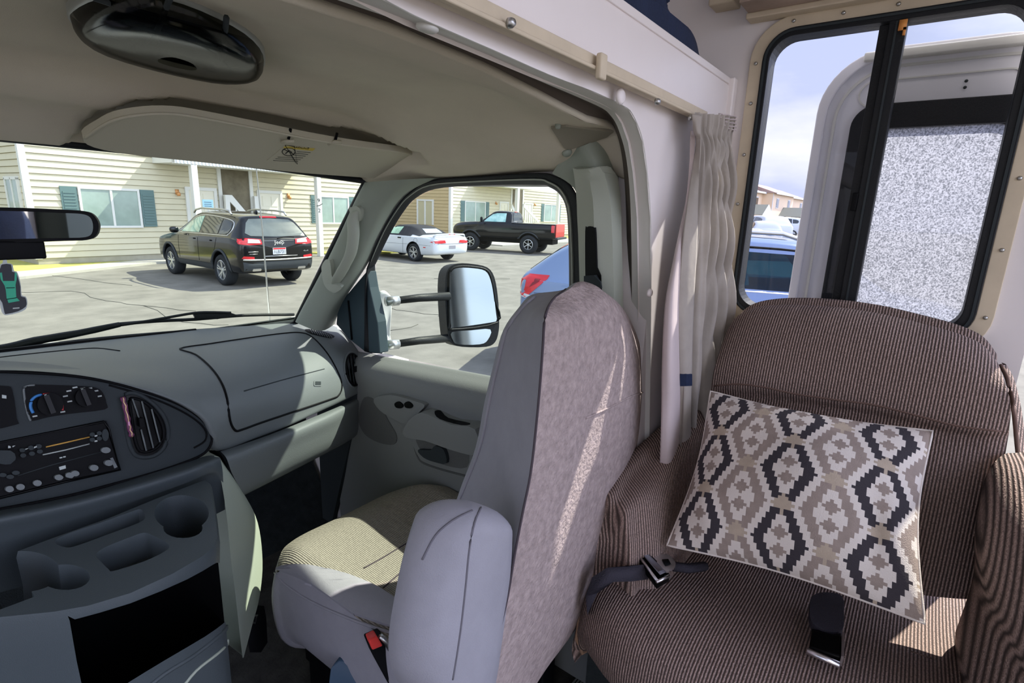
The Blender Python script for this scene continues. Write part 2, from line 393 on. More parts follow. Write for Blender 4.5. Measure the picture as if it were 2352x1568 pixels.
# headliner (height field)
def curve(y, pts):
    for (a, va), (b_, vb) in zip(pts, pts[1:]):
        if y <= b_: t = (y - a) / (b_ - a); t = max(0, t); t = t * t * (3 - 2 * t); return va + (vb - va) * t
    return pts[-1][1]
def hrear(x):
    a = [p for p in ah if p.z > 1.95]
    for p, q in zip(a, a[1:]):
        if p.x <= x <= q.x: return p.z + (q.z - p.z) * (x - p.x) / max(1e-6, q.x - p.x)
    return a[0].z if x < a[0].x else a[-1].z
def hz(x, y):
    z = hz0(x, y); t = min(1, max(0, (y - .56) / .13)); t = t * t * (3 - 2 * t)
    return z * t + hrear(x) * (1 - t)
def hz0(x, y):
    zc = curve(y, [(.56, 2.095), (.75, 2.125), (.95, 2.13), (1.1, 2.105), (1.22, 2.05), (1.38, 1.99)])
    ze = curve(y, [(.56, 2.055), (.75, 2.0), (1.1, 1.985), (1.38, 1.965)])
    t = min(1, max(0, (x - .78) / .36)); t = t * t * (3 - 2 * t) if t < 1 else 1
    z = zc + (min(zc, ze) - zc) * t
    t2 = min(1, max(0, (-.35 - x) / .36)); z += (min(zc, ze) - zc) * t2 * t2
    if x > .55: z += .0
    # shallow dish round the overhead lamp
    d = math.hypot((x - .40) / .30, (y - 1.00) / .16); z += .018 * math.exp(-d * d * 2.2)
    return z
vis_out = [(188, 300), (230, 255), (300, 232), (400, 226), (480, 240), (600, 262), (760, 295), (900, 330), (965, 352), (985, 375), (960, 400), (880, 425), (560, 405), (200, 340)]
rec3 = [P(*p, Y=1.12) for p in vis_out]
rows = []
ys = [.56 + .82 * i / 110 for i in range(111)]; xs = [-.72 + 1.88 * j / 190 for j in range(191)]
# recess polygon in plan (x, y)
rp = []
for px, py in vis_out[:10]:
    # march along the sight line to the base surface
    d = ray(px, py); t = .5
    while t < 3:
        q = CAM + d * t
        if q.z > hz(q.x, q.y) or q.y > 1.36: break
        t += .003
    rp.append((q.x, q.y))
rp += [(rp[-1][0] + .02, 1.45), (rp[0][0] - .05, 1.45)]
def inside(x, y, poly):
    c = False; j = len(poly) - 1
    for i in range(len(poly)):
        if (poly[i][1] > y) != (poly[j][1] > y) and x < (poly[j][0] - poly[i][0]) * (y - poly[i][1]) / (poly[j][1] - poly[i][1]) + poly[i][0]: c = not c
        j = i
    return c
def dedge(x, y, poly):
    m = 9
    for i in range(len(poly)):
        a = V((*poly[i - 1], 0)); b_ = V((*poly[i], 0)); p = V((x, y, 0)); ab = b_ - a; t = max(0, min(1, (p - a).dot(ab) / ab.length_squared)); m = min(m, (p - a - ab * t).length)
    return m
for y in ys:
    r = []
    for x in xs:
        z = hz(x, y)
        if inside(x, y, rp): t = min(1, dedge(x, y, rp) / .012); z += .06 * t * t * (3 - 2 * t) * min(1, max(0, (1.37 - y) / .05))
        r.append(V((x, y, z)))
    rows.append(r)
hd = loft('ceiling_cab', rows, m_head, nu=1, nv=1, solid=.012); hd.name = 'ceiling.002'; tag(hd, kind='structure')
cabroof = B().box((-.85, .56, 2.225), (1.22, 1.38, 2.24)).mk('ceiling.003', m_wall, smooth=False); tag(cabroof, kind='structure')
hs = Screen(hd)
# corner piece of the headliner, with its plugs
cp = decal('trim_6', [(1266, 290), (1300, 286), (1410, 300), (1395, 312), (1310, 340), (1296, 338)], hs, .001, .003, mat('headliner corner piece', '#8B8676', .95), sub=1); tag(cp, kind='structure')
for x, y, s, lb in ((1302, 349, .011, 'grey plastic plug at the headliner corner above the pillar'), (1282, 286, .006, 'small pale clip in the headliner behind the pillar plug')):
    o = button('headliner_plug', x, y, hs, s, m_pillar, h=.008); tag(o, lb, 'plug')

# windshield: glass, top edge, black border
wt = [(-250, 290, 1.36), (0, 314, 1.37), (350, 350, 1.37), (600, 380, 1.37), (842, 416, 1.36)]
wb = [(-250, 840, 1.86), (0, 806, 1.86), (300, 770, 1.86), (600, 748, 1.83), (680, 740, 1.79)]
T = [P(a, b_, Y=c) for a, b_, c in wt]; Bo = [P(a, b_, Y=c) for a, b_, c in wb]
T = [V((-.62, 1.35, 1.99)), V((-.3, 1.37, 2.0))] + T[1:]; Bo = [V((-.75, 1.8, 1.48)), V((-.4, 1.86, 1.49))] + Bo[1:]
wsg = loft('window_1', [T, [lp(a, c, .5) + V((0, .02, .01)) for a, c in zip(T, Bo)], Bo], g_ws, nu=4, nv=4); tag(wsg, kind='structure')
b = B(); b.tube(crs(T, 4), .009, 8); b.mk('window_seal', m_rub, wsg)
b = B(); b.tube([p + V((0, 0, -.004)) for p in crs(Bo, 4)], .008, 8); b.mk('window_seal', m_rub, wsg)
b = B(); b.tube(crs([T[-1], lp(T[-1], Bo[-1], .5) + V((.012, .012, .008)), Bo[-1]], 6), .011, 8); b.mk('window_seal', m_rub, wsg)

# A pillar trim
aw = [(846, 418, 1.30), (818, 470, 1.36), (784, 545, 1.45), (742, 630, 1.57), (700, 708, 1.69), (683, 742, 1.73)]
am_ = [(930, 412, None), (880, 470, None), (838, 560, None), (795, 650, None), (752, 720, None), (735, 760, None)]
ad = [(1016, 408), (935, 447), (878, 530), (848, 600), (790, 690), (768, 745)]
rA = [P(a, b_, Y=c) for a, b_, c in aw]; rD = [P(a, b_, X=1.13) for a, b_ in ad]
rM = [lp(a, d_, .5) for a, d_ in zip(rA, rD)]; rM = [P(p[0], p[1], X=q.x - .03) for p, q in zip(am_, rM)]
rA0 = [p + V((.02, .04, .0)) for p in rA]
ap = loft('trim_3', [rA0, rA, rM, rD], m_pillar, nu=5, nv=4); tag(ap, kind='structure')
ps = Screen(ap, fb=dict(X=1.08))
# grab handle on the pillar
gh = thing('grab_handle', 'grey moulded grab handle on the pillar right of the windshield', 'handle', P(800, 580, X=1.05))
hp = [(826, 482, 0), (812, 500, .02), (812, 540, .035), (806, 580, .035), (792, 610, .03), (775, 640, .02), (768, 655, 0)]
cen = []
for px, py, o_ in hp:
    p, n_ = ps(px, py); cen.append(p - ray(px, py) * (o_ + .006))
rws = []
for c, w in zip(crs(cen, 4), [.008, .012, .014, .016, .017, .018, .018, .018, .018, .018, .018, .018, .018, .018, .018, .018, .018, .019, .019, .019, .018, .016, .014, .011, .007]):
    rws.append([c + (RT * math.cos(a) * w + FW * math.sin(a) * w * .8) for a in [2 * math.pi * k / 10 for k in range(10)]])
loft('grip', rws, m_pill2, gh, nu=1, nv=1, cu=True, cap=True)
e1 = decal('mount', smooth2([(748, 612), (765, 595), (772, 640), (790, 655), (770, 668), (752, 650)]), ps, .002, .012, m_pill2, gh, sub=1)
e2 = decal('mount', smooth2([(812, 480), (826, 472), (836, 482), (832, 505), (816, 505)]), ps, .002, .012, m_pill2, gh, sub=1)

# passenger window: seal ring, glass
w_in = [(878, 812), (868, 720), (862, 620), (866, 600), (900, 530), (930, 482), (955, 455), (1000, 434), (1100, 426), (1235, 424), (1262, 430), (1285, 446), (1300, 478), (1305, 540), (1307, 650), (1306, 760), (1300, 900)]
w_out = [(836, 806), (838, 720), (842, 640), (850, 605), (878, 535), (912, 478), (940, 446), (990, 416), (1100, 407), (1235, 399), (1275, 406), (1308, 425), (1330, 470), (1338, 540), (1342, 650), (1342, 760), (1340, 900)]
wi = [P(*p, X=1.165) for p in w_in]; wo = [P(*p, X=1.115) for p in w_out]
d2 = thing('door_2', None, None, (1.13, 1.0, .66), kind='structure')
wmid = [lp(a, c, .5) + V((-.012, 0, 0)) for a, c in zip(wi, wo)]
loft('window_seal', [wi, wmid, wo], m_rub, d2, nu=4, nv=3, solid=.004)
b = B(); b.tube(crs([lp(a, c, .45) + V((-.016, 0, 0)) for a, c in zip(wi, wo)][3:], 4), .0022, 6); b.mk('seal_highlight', m_pill2, d2, label='pale thin line painted as the highlight on the black seal')  # pale tube stands in for the highlight along the seal
gp = [V((1.17, q.y, q.z)) for q in [P(*p, X=1.17) for p in w_in]]
pg = mk('window_2', gp, [tuple(range(len(gp)))], g_side, smooth=False); tag(pg, kind='structure')
# dark sail panel in front of the glass
sp = [(775, 700), (800, 672), (842, 622), (848, 660), (866, 740), (872, 812), (838, 808), (800, 778), (772, 745)]
sl = B().prism([P(a, b_, X=1.125) for a, b_ in sp], (.04, 0, 0)).mk('sail_panel', mat('dark slate plastic', '#3A4A50', .6), d2, smooth=False, bevel=.004)
B().tube([P(800, 690, X=1.121), P(808, 780, X=1.121)], .003).mk('sail_seam', m_blk, d2)
# door panel
rowsd = []
for Y in (.5, .7, .9, 1.1, 1.3, 1.5, 1.62):
    bz = 1.397 + (1.43 - Y) * .069
    rowsd.append([V((1.17, Y, bz - .05)), V((1.168, Y, bz + .002)), V((1.135, Y, bz - .004)), V((1.10, Y, bz - .022)), V((1.082, Y, bz - .055)), V((1.085, Y, bz - .12)), V((1.092, Y, bz - .2)), V((1.092, Y, bz - .35)), V((1.098, Y, .9)), V((1.10, Y, .67))])
dp = loft('door_panel', rowsd, m_door, d2, nu=4, nv=2)
ds = Screen(dp)
B().box((1.18, .5, .62), (1.21, 1.75, 1.38)).mk('door_skin', m_door, d2, smooth=False)
decal('speaker_grille', smooth2([(838, 912), (870, 925), (893, 965), (912, 1000), (905, 1020), (870, 1015), (838, 995), (825, 960)]), ds, .0, .003, m_doord, d2)
pod = decal('switch_panel', smooth2([(868, 912), (905, 903), (958, 916), (985, 926), (970, 945), (950, 970), (915, 958), (882, 938)], 3), ds, 0, .018, m_door, d2, bevel=.003)
s2 = Screen(pod)
for a in (917, 939): decal('window_switch', smooth2([(a - 9, 926), (a, 921), (a + 10, 929), (a + 8, 936), (a - 5, 935)], 3), s2, 0, .004, m_gblk, d2, sub=1)
arm = decal('armrest', smooth2([(953, 992), (958, 960), (985, 938), (1010, 941), (1060, 962), (1115, 972), (1120, 1030), (1060, 1020), (1000, 1000)], 3), ds, 0, .045, m_door, d2, bevel=.006)
decal('pull_pocket', smooth2([(998, 946), (1012, 943), (1030, 960), (1080, 972), (1060, 976), (1010, 962)], 3), Screen(arm), 0, .001, m_blk, d2)
decal('handle_surround', smooth2([(952, 990), (1010, 1005), (1080, 1022), (1090, 1085), (1030, 1075), (980, 1058), (958, 1030)], 3), ds, 0, .010, m_door, d2)
decal('handle_recess', smooth2([(962, 994), (1010, 1008), (1076, 1027), (1078, 1070), (1030, 1066), (990, 1048), (968, 1025)], 3), ds, .009, .002, m_doord, d2)
decal('door_handle', smooth2([(972, 1028), (1000, 1028), (1012, 1018), (1032, 1028), (1037, 1058), (1010, 1055), (985, 1045)], 3), ds, .011, .012, m_bez, d2)
line('panel_seam', [(955, 938), (948, 985), (958, 1045), (985, 1068), (1080, 1095)], ds, .0035, m_doord, d2)
# B pillar trim
bt = [[(1268, 398, 1.105), (1302, 352, 1.09), (1350, 330, 1.075), (1414, 300, None)],
      [(1318, 432, 1.105), (1345, 415, 1.10), (1385, 400, 1.095), (1440, 378, None)],
      [(1336, 500, 1.105), (1358, 500, 1.09), (1400, 500, 1.09), (1449, 500, None)],
      [(1342, 650, 1.105), (1362, 650, 1.09), (1405, 650, 1.09), (1451, 650, None)],
      [(1342, 900, 1.105), (1362, 900, 1.09), (1405, 900, 1.09), (1450, 900, None)],
      [(1340, 1200, 1.105), (1362, 1200, 1.09), (1400, 1200, 1.09), (1445, 1200, None)]]
bp = loft('trim_4', [[P(a, b_, X=c) if c else P(a, b_, Y=.595) for a, b_, c in r] for r in bt], m_pillar, nu=5, nv=5); tag(bp, kind='structure')
bsx = Screen(bp)
bc = decal('belt_cover', [(1325, 383), (1375, 384), (1392, 390), (1404, 410), (1410, 450), (1413, 560), (1416, 700), (1416, 900), (1348, 900), (1345, 650), (1342, 540), (1338, 470)], bsx, 0, .016, m_pill2, None, bevel=.004, sub=2); tag(bc, 'pale grey seat belt cover panel on the pillar beside the passenger window', 'cover')
decal('slot', smooth2([(1358, 640), (1358, 530), (1362, 522), (1370, 519), (1378, 523), (1382, 534), (1386, 650), (1386, 690), (1360, 690)], 3), bsx, .017, .0015, m_blk, bc, sub=1)
decal('belt_guide', [(1362, 632), (1384, 630), (1388, 660), (1362, 662)], bsx, .018, .008, m_bez, bc, sub=1)

for k_, (a_, b_) in enumerate((((1.17, .49, 1.965), (1.2, 1.40, 2.2)), ((1.16, .49, .62), (1.2, .64, 2.2)), ((1.2, .49, .62), (1.5, .51, 2.2)), ((1.5, .53, 2.2), (1.54, 1.9, 2.72)), ((-1.2, 1.88, 2.2), (1.54, 1.92, 2.72)), ((1.165, 1.34, .62), (1.2, 2.0, 1.40)), ((1.165, 1.5, 1.40), (1.2, 2.0, 1.455)))):
    hb = B().box(a_, b_).mk('wall_right.%03d' % (k_ + 1), m_wall, smooth=False); tag(hb, kind='structure')
# ------------------------------------------------------------------ dashboard
dash = thing('dashboard', 'grey moulded dashboard under the windshield with vents and airbag panel', 'dashboard', (.45, 1.5, .65))
Dc = [
 [(-200, 830, 1.84), (-200, 838, 1.66), (-200, 845, 1.5), (-200, 851, 1.4), (-200, 855, 1.33), (-200, 858, 1.29), (-200, 860, 1.27)],
 [(0, 808, 1.85), (0, 818, 1.68), (0, 828, 1.52), (0, 837, 1.4), (0, 843, 1.33), (0, 847, 1.29), (0, 850, 1.265)],
 [(150, 790, 1.85), (150, 804, 1.68), (150, 820, 1.52), (150, 835, 1.4), (150, 846, 1.33), (150, 853, 1.28), (150, 858, 1.255)],
 [(270, 775, 1.85), (268, 795, 1.68), (262, 818, 1.52), (256, 840, 1.4), (254, 855, 1.32), (252, 866, 1.27), (250, 874, 1.24)],
 [(370, 764, 1.85), (365, 788, 1.66), (358, 815, 1.5), (350, 845, 1.38), (344, 868, 1.29), (340, 886, 1.24), (338, 898, 1.225)],
 [(440, 757, 1.84), (440, 782, 1.65), (438, 810, 1.5), (432, 848, 1.37), (425, 885, 1.28), (418, 912, 1.235), (412, 926, 1.22)],
 [(495, 753, 1.84), (500, 780, 1.64), (503, 812, 1.49), (502, 855, 1.36), (492, 905, 1.27), (478, 945, 1.23), (467, 962, 1.215)],
 [(540, 750, 1.83), (548, 778, 1.63), (552, 815, 1.48), (550, 865, 1.35), (535, 925, 1.265), (508, 975, 1.235), (488, 1000, 1.22)],
 [(590, 747, 1.82), (595, 775, 1.62), (595, 815, 1.48), (590, 870, 1.36), (572, 935, 1.285), (535, 995, 1.26), (503, 1034, 1.25)],
 [(640, 743, 1.81), (645, 770, 1.62), (645, 812, 1.49), (640, 865, 1.385), (628, 925, 1.33), (607, 975, 1.315), (590, 1005, 1.315)],
 [(685, 742, 1.79), (694, 768, 1.62), (698, 808, 1.505), (695, 860, 1.415), (688, 912, 1.37), (676, 955, 1.355), (668, 975, 1.355)],
 [(735, 742, 1.76), (745, 762, 1.64), (752, 798, 1.535), (752, 845, 1.455), (748, 890, 1.415), (742, 925, 1.40), (738, 943, 1.40)],
 [(772, 750, 1.72), (785, 766, 1.64), (795, 798, 1.555), (798, 840, 1.49), (796, 878, 1.455), (793, 905, 1.44), (791, 919, 1.445)],
 [(800, 768, 1.68), (815, 785, 1.62), (826, 810, 1.565), (831, 842, 1.52), (830, 873, 1.49), (826, 893, 1.48), (822, 903, 1.48)],
 [(812, 780, 1.70), (826, 800, 1.64), (835, 820, 1.60), (838, 845, 1.57), (837, 870, 1.55), (832, 890, 1.54), (828, 900, 1.54)]]
rr = [[P(a, b_, Y=c) for a, b_, c in r] for r in Dc]
rr = [r + [r[-1] + V((0, .05, -.004)), r[-1] + V((0, .09, 0))] for r in rr]
pad = loft('dash_pad', rr, m_dash, dash, nu=5, nv=5)
pS = Screen(pad)
# airbag panel outline and details
line('airbag_seam', [(414, 801), (480, 790), (560, 778), (640, 767), (688, 764), (718, 775), (752, 812), (776, 855), (785, 885), (778, 907), (755, 918), (660, 950), (600, 970), (556, 986), (540, 988), (528, 965), (521, 915), (508, 878), (485, 845), (450, 815)], pS, .0032, m_blk, dash, closed=True, sm=4)
line('airbag_crease', [(560, 898), (650, 872), (745, 847)], pS, .0016, m_bez, dash)
decal('airbag_badge', rrect(720, 873, 739, 887, 4), pS, 0, .0015, m_dash, dash, sub=1)
decal('airbag_badge_print', rrect(723, 876, 736, 884, 1), pS, .0015, .0006, m_bez, dash, sub=1)
line('dash_crease', [(-60, 828), (60, 814), (170, 803), (225, 800), (275, 806)], pS, .0022, m_blk, dash)
B().tube([P(*p, Y=1.83) for p in smooth2([(-60, 813), (0, 807), (150, 790), (300, 774), (450, 758)], 3, False)], .006, 6).mk('glass_edge_trim', m_blk, dash)
# defrost vent
dv = decal('defrost_vent', smooth2([(700, 757), (720, 756), (745, 762), (768, 772), (758, 776), (730, 771), (710, 765)], 3), pS, 0, .001, m_blk, dash, sub=1)
for i in range(9):
    x = 712 + i * 5.6; y = 757.5 + i * 1.5
    line('vent_slat', [(x, y), (x + 6, y + 9)], pS, .0012, m_dash, dash, off=.003, sm=1)
def vent(name, cx, cy, rx, ry, proj, n, rot=0, lab=None):
    c, s_ = math.cos(rot), math.sin(rot)
    tf = lambda pts: [(cx + (a * c - b_ * s_), cy + (a * s_ + b_ * c)) for a, b_ in pts]
    E_ = lambda kx, ky, k=22: tf(arc2(0, 0, rx * kx, ry * ky, k))
    v = decal(name, E_(1, 1), proj, -.001, .002, m_gblk, dash, sub=2)
    line('vent_ring', E_(1.02, 1.02, 16), proj, .0042, m_dash, v, closed=True, sm=3)
    line('vent_ring', E_(.86, .9, 16), proj, .0028, m_blk, v, closed=True, sm=3, off=.003)
    for i in range(n):
        f = -.55 + 1.1 * i / (n - 1); h = math.sqrt(max(0, 1 - f * f)) * .84
        line('vane', tf([(rx * f, -ry * h), (rx * f * 1.02, 0), (rx * f, ry * h)]), proj, .0016, m_bez, v, off=.004)
    a = tf([(-rx * .15, -5), (rx * .2, -5), (rx * .2, 7), (-rx * .15, 7)])
    decal('vane_knob', a, proj, .004, .010, m_blk, v, sub=0)
    return v
vent('side_vent', 811, 849, 20, 40, pS, 4, rot=-.12)
# bezel around gauges, heater and radio
Bt = [(-200, 862, 1.285), (0, 852, 1.28), (150, 860, 1.27), (250, 876, 1.255), (338, 900, 1.24), (412, 928, 1.235), (467, 964, 1.23), (488, 1001, 1.228)]
Bm = [(-200, 1030, 1.25), (0, 1020, 1.25), (150, 1012, 1.24), (250, 1005, 1.235), (330, 1000, 1.23), (400, 1000, 1.225), (455, 1003, 1.222), (486, 1010, 1.225)]
Bb = [(-200, 1205, 1.22), (0, 1172, 1.22), (150, 1142, 1.215), (250, 1117, 1.213), (330, 1095, 1.212), (400, 1073, 1.212), (452, 1053, 1.213), (482, 1030, 1.22)]
bz = loft('centre_bezel', [[P(a, b_, Y=c) for a, b_, c in r] for r in (Bt, Bm, Bb)], m_bez, dash, nu=5, nv=8, solid=.01, label='charcoal panel around vent, heater dials and radio')
line('bezel_edge', [(-60, 856), (0, 853), (150, 861), (250, 877), (338, 901), (412, 929), (462, 962), (483, 995), (484, 1020), (462, 1045), (400, 1070), (330, 1092), (250, 1114), (150, 1140), (0, 1169), (-60, 1178)], Screen(bz, fb=dict(Y=1.225)), .003, m_blk, bz, off=.001)
zS = Screen(bz, fb=dict(Y=1.225))
line('bezel_crease', [(250, 884), (338, 910), (405, 938), (450, 965), (472, 990), (470, 1012), (445, 1028)], zS, .002, m_blk, bz, off=.001)
# vent in the bezel, with its recessed ring
vn = decal('centre_vent', smooth2([(288, 915), (300, 905), (322, 912), (352, 935), (375, 965), (382, 995), (372, 1025), (350, 1044), (322, 1046), (305, 1030), (296, 1000), (292, 960)], 3), zS, -.002, .003, m_gblk, dash)
line('vent_ring', [(285, 912), (300, 902), (325, 908), (356, 931), (379, 962), (386, 996), (376, 1028), (352, 1047), (322, 1049), (304, 1036), (294, 1005), (288, 960)], zS, .0045, m_bez, vn, closed=True, sm=3)
line('vent_ring', [(297, 920), (306, 914), (330, 922), (354, 943), (370, 970), (375, 996), (366, 1020), (345, 1035), (322, 1036), (312, 1018), (306, 990), (301, 955)], zS, .003, m_blk, vn, closed=True, sm=3, off=.004)
for x0, y0, x1, y1 in ((303, 915, 318, 960), (322, 985, 334, 1034), (324, 920, 350, 1028), (346, 938, 365, 1014)):
    line('vane', [(x0, y0), (x1, y1)], zS, .0016, m_dash, vn, off=.006, sm=1)
decal('vane_knob', [(314, 958), (324, 957), (326, 977), (316, 978)], zS, .006, .012, m_blk, vn, sub=0)
# heater panel
hpn = decal('heater_panel', smooth2([(54, 895), (62, 886), (80, 883), (180, 886), (220, 890), (236, 902), (244, 925), (240, 940), (160, 950), (110, 958), (78, 966), (68, 962), (60, 935)], 3), zS, 0, .002, m_blk, dash)
hS = Screen(hpn, fb=dict(Y=1.225))
line('panel_rim', [(80, 884), (62, 886), (53, 896), (60, 935), (67, 962), (76, 967)], hS, .0018, m_dash, hpn)
def dial(cx, cy, r, lab, ang):
    d_ = decal('dial', arc2(cx, cy, r, r * .86, 20), hS, .002, .014, m_blk, hpn, sub=1)
    dS_ = Screen(d_, fb=dict(Y=1.2))
    a = math.radians(ang); line('dial_mark', [(cx, cy), (cx + r * .9 * math.cos(a), cy + r * .8 * math.sin(a))], dS_, .002, m_mark, d_, sm=1, off=.002)
    decal('dial_grip', [(cx + r * .85 * math.cos(a + t), cy + r * .75 * math.sin(a + t)) for t in (-.25, .25, math.pi - .25, math.pi + .25)], dS_, .001, .008, m_gblk, d_, sub=0)
dial(113, 928, 30, '', -110); dial(196, 912, 26, '', -110)
line('cold_arc', [(76, 948), (70, 935), (72, 920), (82, 910), (96, 906)], hS, .0026, m_blue, hpn, off=.002)
line('hot_arc', [(98, 906), (115, 905), (130, 912), (141, 925), (142, 942)], hS, .0026, m_redp, hpn, off=.002)
for x, y in ((150, 910), (158, 898), (160, 922), (172, 890), (190, 892), (206, 892), (220, 898), (228, 910), (144, 946), (80, 956)):
    decal('print_mark', [(x - 6, y - 1), (x + 5, y - 3), (x + 6, y), (x - 5, y + 2)], hS, .001, .0005, m_mark, hpn, sub=0)
lp2 = decal('switch_panel', smooth2([(-60, 895), (-60, 885), (10, 886), (28, 896), (38, 960), (36, 975), (-60, 985)], 3), zS, 0, .002, m_blk, dash)
decal('print_mark', [(4, 906), (14, 908), (14, 915), (4, 914)], zS, .003, .0006, m_mark, dash, sub=0)
# radio
rd = decal('radio', [(-80, 1032), (0, 1017), (120, 993), (243, 966), (252, 985), (262, 1030), (275, 1078), (150, 1105), (0, 1143), (-80, 1160)], zS, .001, .004, m_blk, dash, label='black cassette radio with rows of small buttons')
radS = Screen(rd, fb=dict(Y=1.21))
line('radio_edge', [(-80, 1032), (0, 1017), (120, 993), (246, 965), (256, 985), (277, 1079), (150, 1107), (0, 1145)], radS, .0025, m_gblk, rd, sm=1, off=.001)
line('cassette_slot', [(105, 1026), (150, 1016), (205, 1003)], radS, .0013, m_orange, rd, sm=1, off=.002)
line('cassette_slot', [(98, 1044), (150, 1033), (205, 1019)], radS, .0012, m_mark, rd, sm=1, off=.001)
line('trim_line', [(40, 1092), (120, 1067), (245, 1034)], radS, .001, m_bez, rd, sm=1, off=.001)
def rb(x, y, rx, ry, m=None, nm='button', h=.006): decal(nm, arc2(x, y, rx, ry, 12), radS, .001, h, m or m_bez, rd, sub=0)
for x, y in ((50, 1033), (70, 1028), (88, 1024), (52, 1045), (72, 1041), (90, 1036)): rb(x, y, 7, 5)
for x, y in ((210, 997), (226, 994), (210, 1009), (226, 1006)): rb(x, y, 6, 5)
rb(240, 998, 8, 14); rb(241, 1033, 11, 7, m_dash)
for x, y in ((20, 1122), (45, 1117), (84, 1108), (133, 1095), (170, 1086), (213, 1073), (247, 1062), (158, 1090)): rb(x, y, 10, 7, m_dash, h=.009)
for x, y in ((22, 1094), (5, 1090), (35, 1085)): rb(x, y, 9, 5)
rb(8, 1048, 26, 17, m_bez, 'volume_knob', .016); 
decal('tape_badge', [(135, 1072), (150, 1068), (151, 1075), (137, 1079)], radS, .001, .0008, m_mark, rd, sub=0)
for x, y in ((138, 1050), (146, 1048), (20, 1025), (30, 1023), (60, 1030), (80, 1026), (218, 1000), (218, 1012)): decal('print_mark', [(x - 3, y - 1), (x + 3, y - 2), (x + 3, y + 1), (x - 3, y + 2)], radS, .008, .0005, m_mark, rd, sub=0)
decal('side_plate', [(252, 1052), (258, 1050), (269, 1072), (262, 1075)], radS, .001, .002, m_dash, rd, sub=0)
# purple clip on the vent
ck = thing('vent_clip', 'small purple air freshener stick clipped on the dashboard vent', 'air freshener', P(288, 955, Y=1.2))
q = [zS(*p) for p in smooth2([(279, 910), (284, 930), (290, 960), (295, 985), (299, 1001)], 3, False)]
B().tube([p + n_ * .012 for p, n_ in q], [.0045 + .0012 * math.sin(i * 2.4) for i in range(len(q))], 8).mk('stick', m_purple, ck)
B().tube([p + n_ * .017 + RT * .0015 * math.sin(i * 2.6) for i, (p, n_) in enumerate(q)], .0011, 6).mk('wire', mat('copper wire', '#D7B48A', .3, metal=.6), ck)
decal('tab', [(289, 966), (293, 965), (294, 974), (290, 975)], zS, .014, .004, mat('pink tab', '#C98FB0', .5), ck, sub=0)
# lower dash (knee panel) with its roll
LA = [(506, 1036, 1.26), (600, 1005, 1.32), (690, 970, 1.37), (770, 936, 1.44), (834, 906, 1.52)]
LB = [(520, 1052, 1.215), (612, 1016, 1.275), (700, 980, 1.33), (776, 946, 1.40), (834, 914, 1.49)]
LC = [(532, 1085, 1.22), (622, 1045, 1.28), (708, 1006, 1.335), (780, 972, 1.40), (830, 938, 1.49)]
LD = [(555, 1140, 1.28), (640, 1097, 1.34), (720, 1056, 1.39), (785, 1022, 1.45), (820, 1000, 1.52)]
LE = [(556, 1142, 1.6), (640, 1098, 1.6), (720, 1057, 1.6), (785, 1022, 1.65), (820, 1000, 1.65)]
ld = loft('lower_panel', [[P(a, b_, Y=c) for a, b_, c in r] for r in (LA, LB, LC, LD)] + [[P(*p[:2], Y=p[2]) + V((0, .18, 0)) for p in LD]], m_dash, dash, nu=5, nv=5)
ldl = loft('panel_end', [[P(496, 1034, Y=1.28), P(506, 1040, Y=1.25), P(528, 1085, Y=1.25), P(553, 1140, Y=1.29)], [P(480, 1034, Y=1.4), P(490, 1060, Y=1.4), P(500, 1100, Y=1.4), P(520, 1150, Y=1.4)]], m_blk, dash)
pe2 = B().prism([V((1.085, 1.46, 1.33)), V((1.085, 1.72, 1.5)), V((1.085, 1.72, .7)), V((1.085, 1.66, .7)), V((1.085, 1.5, 1.15))], (.02, 0, 0)).mk('kick_panel', m_bez, dash, smooth=False)
fw = B().box((-.9, 1.93, .65), (1.2, 1.97, 1.46)).box((-.9, 1.86, 1.40), (1.2, 1.95, 1.46)).mk('wall_firewall', m_carp, smooth=False); fw.name = 'wall_front.002'; tag(fw, kind='structure')
cw = loft('cowl', [[V((-.9, 1.84, 1.475)), V((.3, 1.90, 1.485)), V((1.1, 1.82, 1.465))], [V((-.9, 2.0, 1.43)), V((.3, 2.1, 1.43)), V((1.15, 2.0, 1.38))]], m_blk, None); cw.name = 'trim_7'; tag(cw, kind='structure')
toe = B().prism([V((-.2, 1.72, .65)), V((1.15, 1.72, .65)), V((1.15, 1.93, .95)), V((-.2, 1.93, .95))], (0, .01, -.01)).mk('floor.001', m_carp, smooth=False); tag(toe, kind='structure')

# ------------------------------------------------------------------ engine cover and cup tray
ec = thing('engine_cover', 'grey moulded engine cover with cup tray and open bin between the seats', 'console', (.3, 1.05, .65))
E0 = [(-200, 1200, 1.235), (0, 1168, 1.235), (200, 1128, 1.225), (400, 1068, 1.22), (478, 1046, 1.215), (498, 1050, 1.21)]
E1 = [(-200, 1220, 1.16), (0, 1188, 1.16), (200, 1147, 1.16), (400, 1090, 1.15), (470, 1064, 1.15), (505, 1052, 1.17)]
E2 = [(-200, 1265, 1.17), (0, 1225, 1.17), (200, 1180, 1.17), (400, 1118, 1.16), (480, 1085, 1.15), (511, 1078, 1.17)]
E3 = [(-200, 1320, 1.20), (0, 1272, 1.19), (200, 1212, 1.19), (400, 1132, 1.18), (484, 1100, 1.17), (513, 1110, 1.17)]
E4 = [(-200, 1400, 1.24), (0, 1360, 1.23), (200, 1300, 1.23), (400, 1230, 1.22), (497, 1180, 1.20), (517, 1170, 1.19)]
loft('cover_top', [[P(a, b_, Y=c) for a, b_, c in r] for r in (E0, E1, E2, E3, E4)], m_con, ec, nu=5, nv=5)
S0 = [(492, 1047, 1.20), (507, 1100, 1.17), (520, 1180, 1.13), (530, 1280, 1.09), (540, 1360, 1.06), (549, 1440, 1.04), (557, 1510, 1.02)]
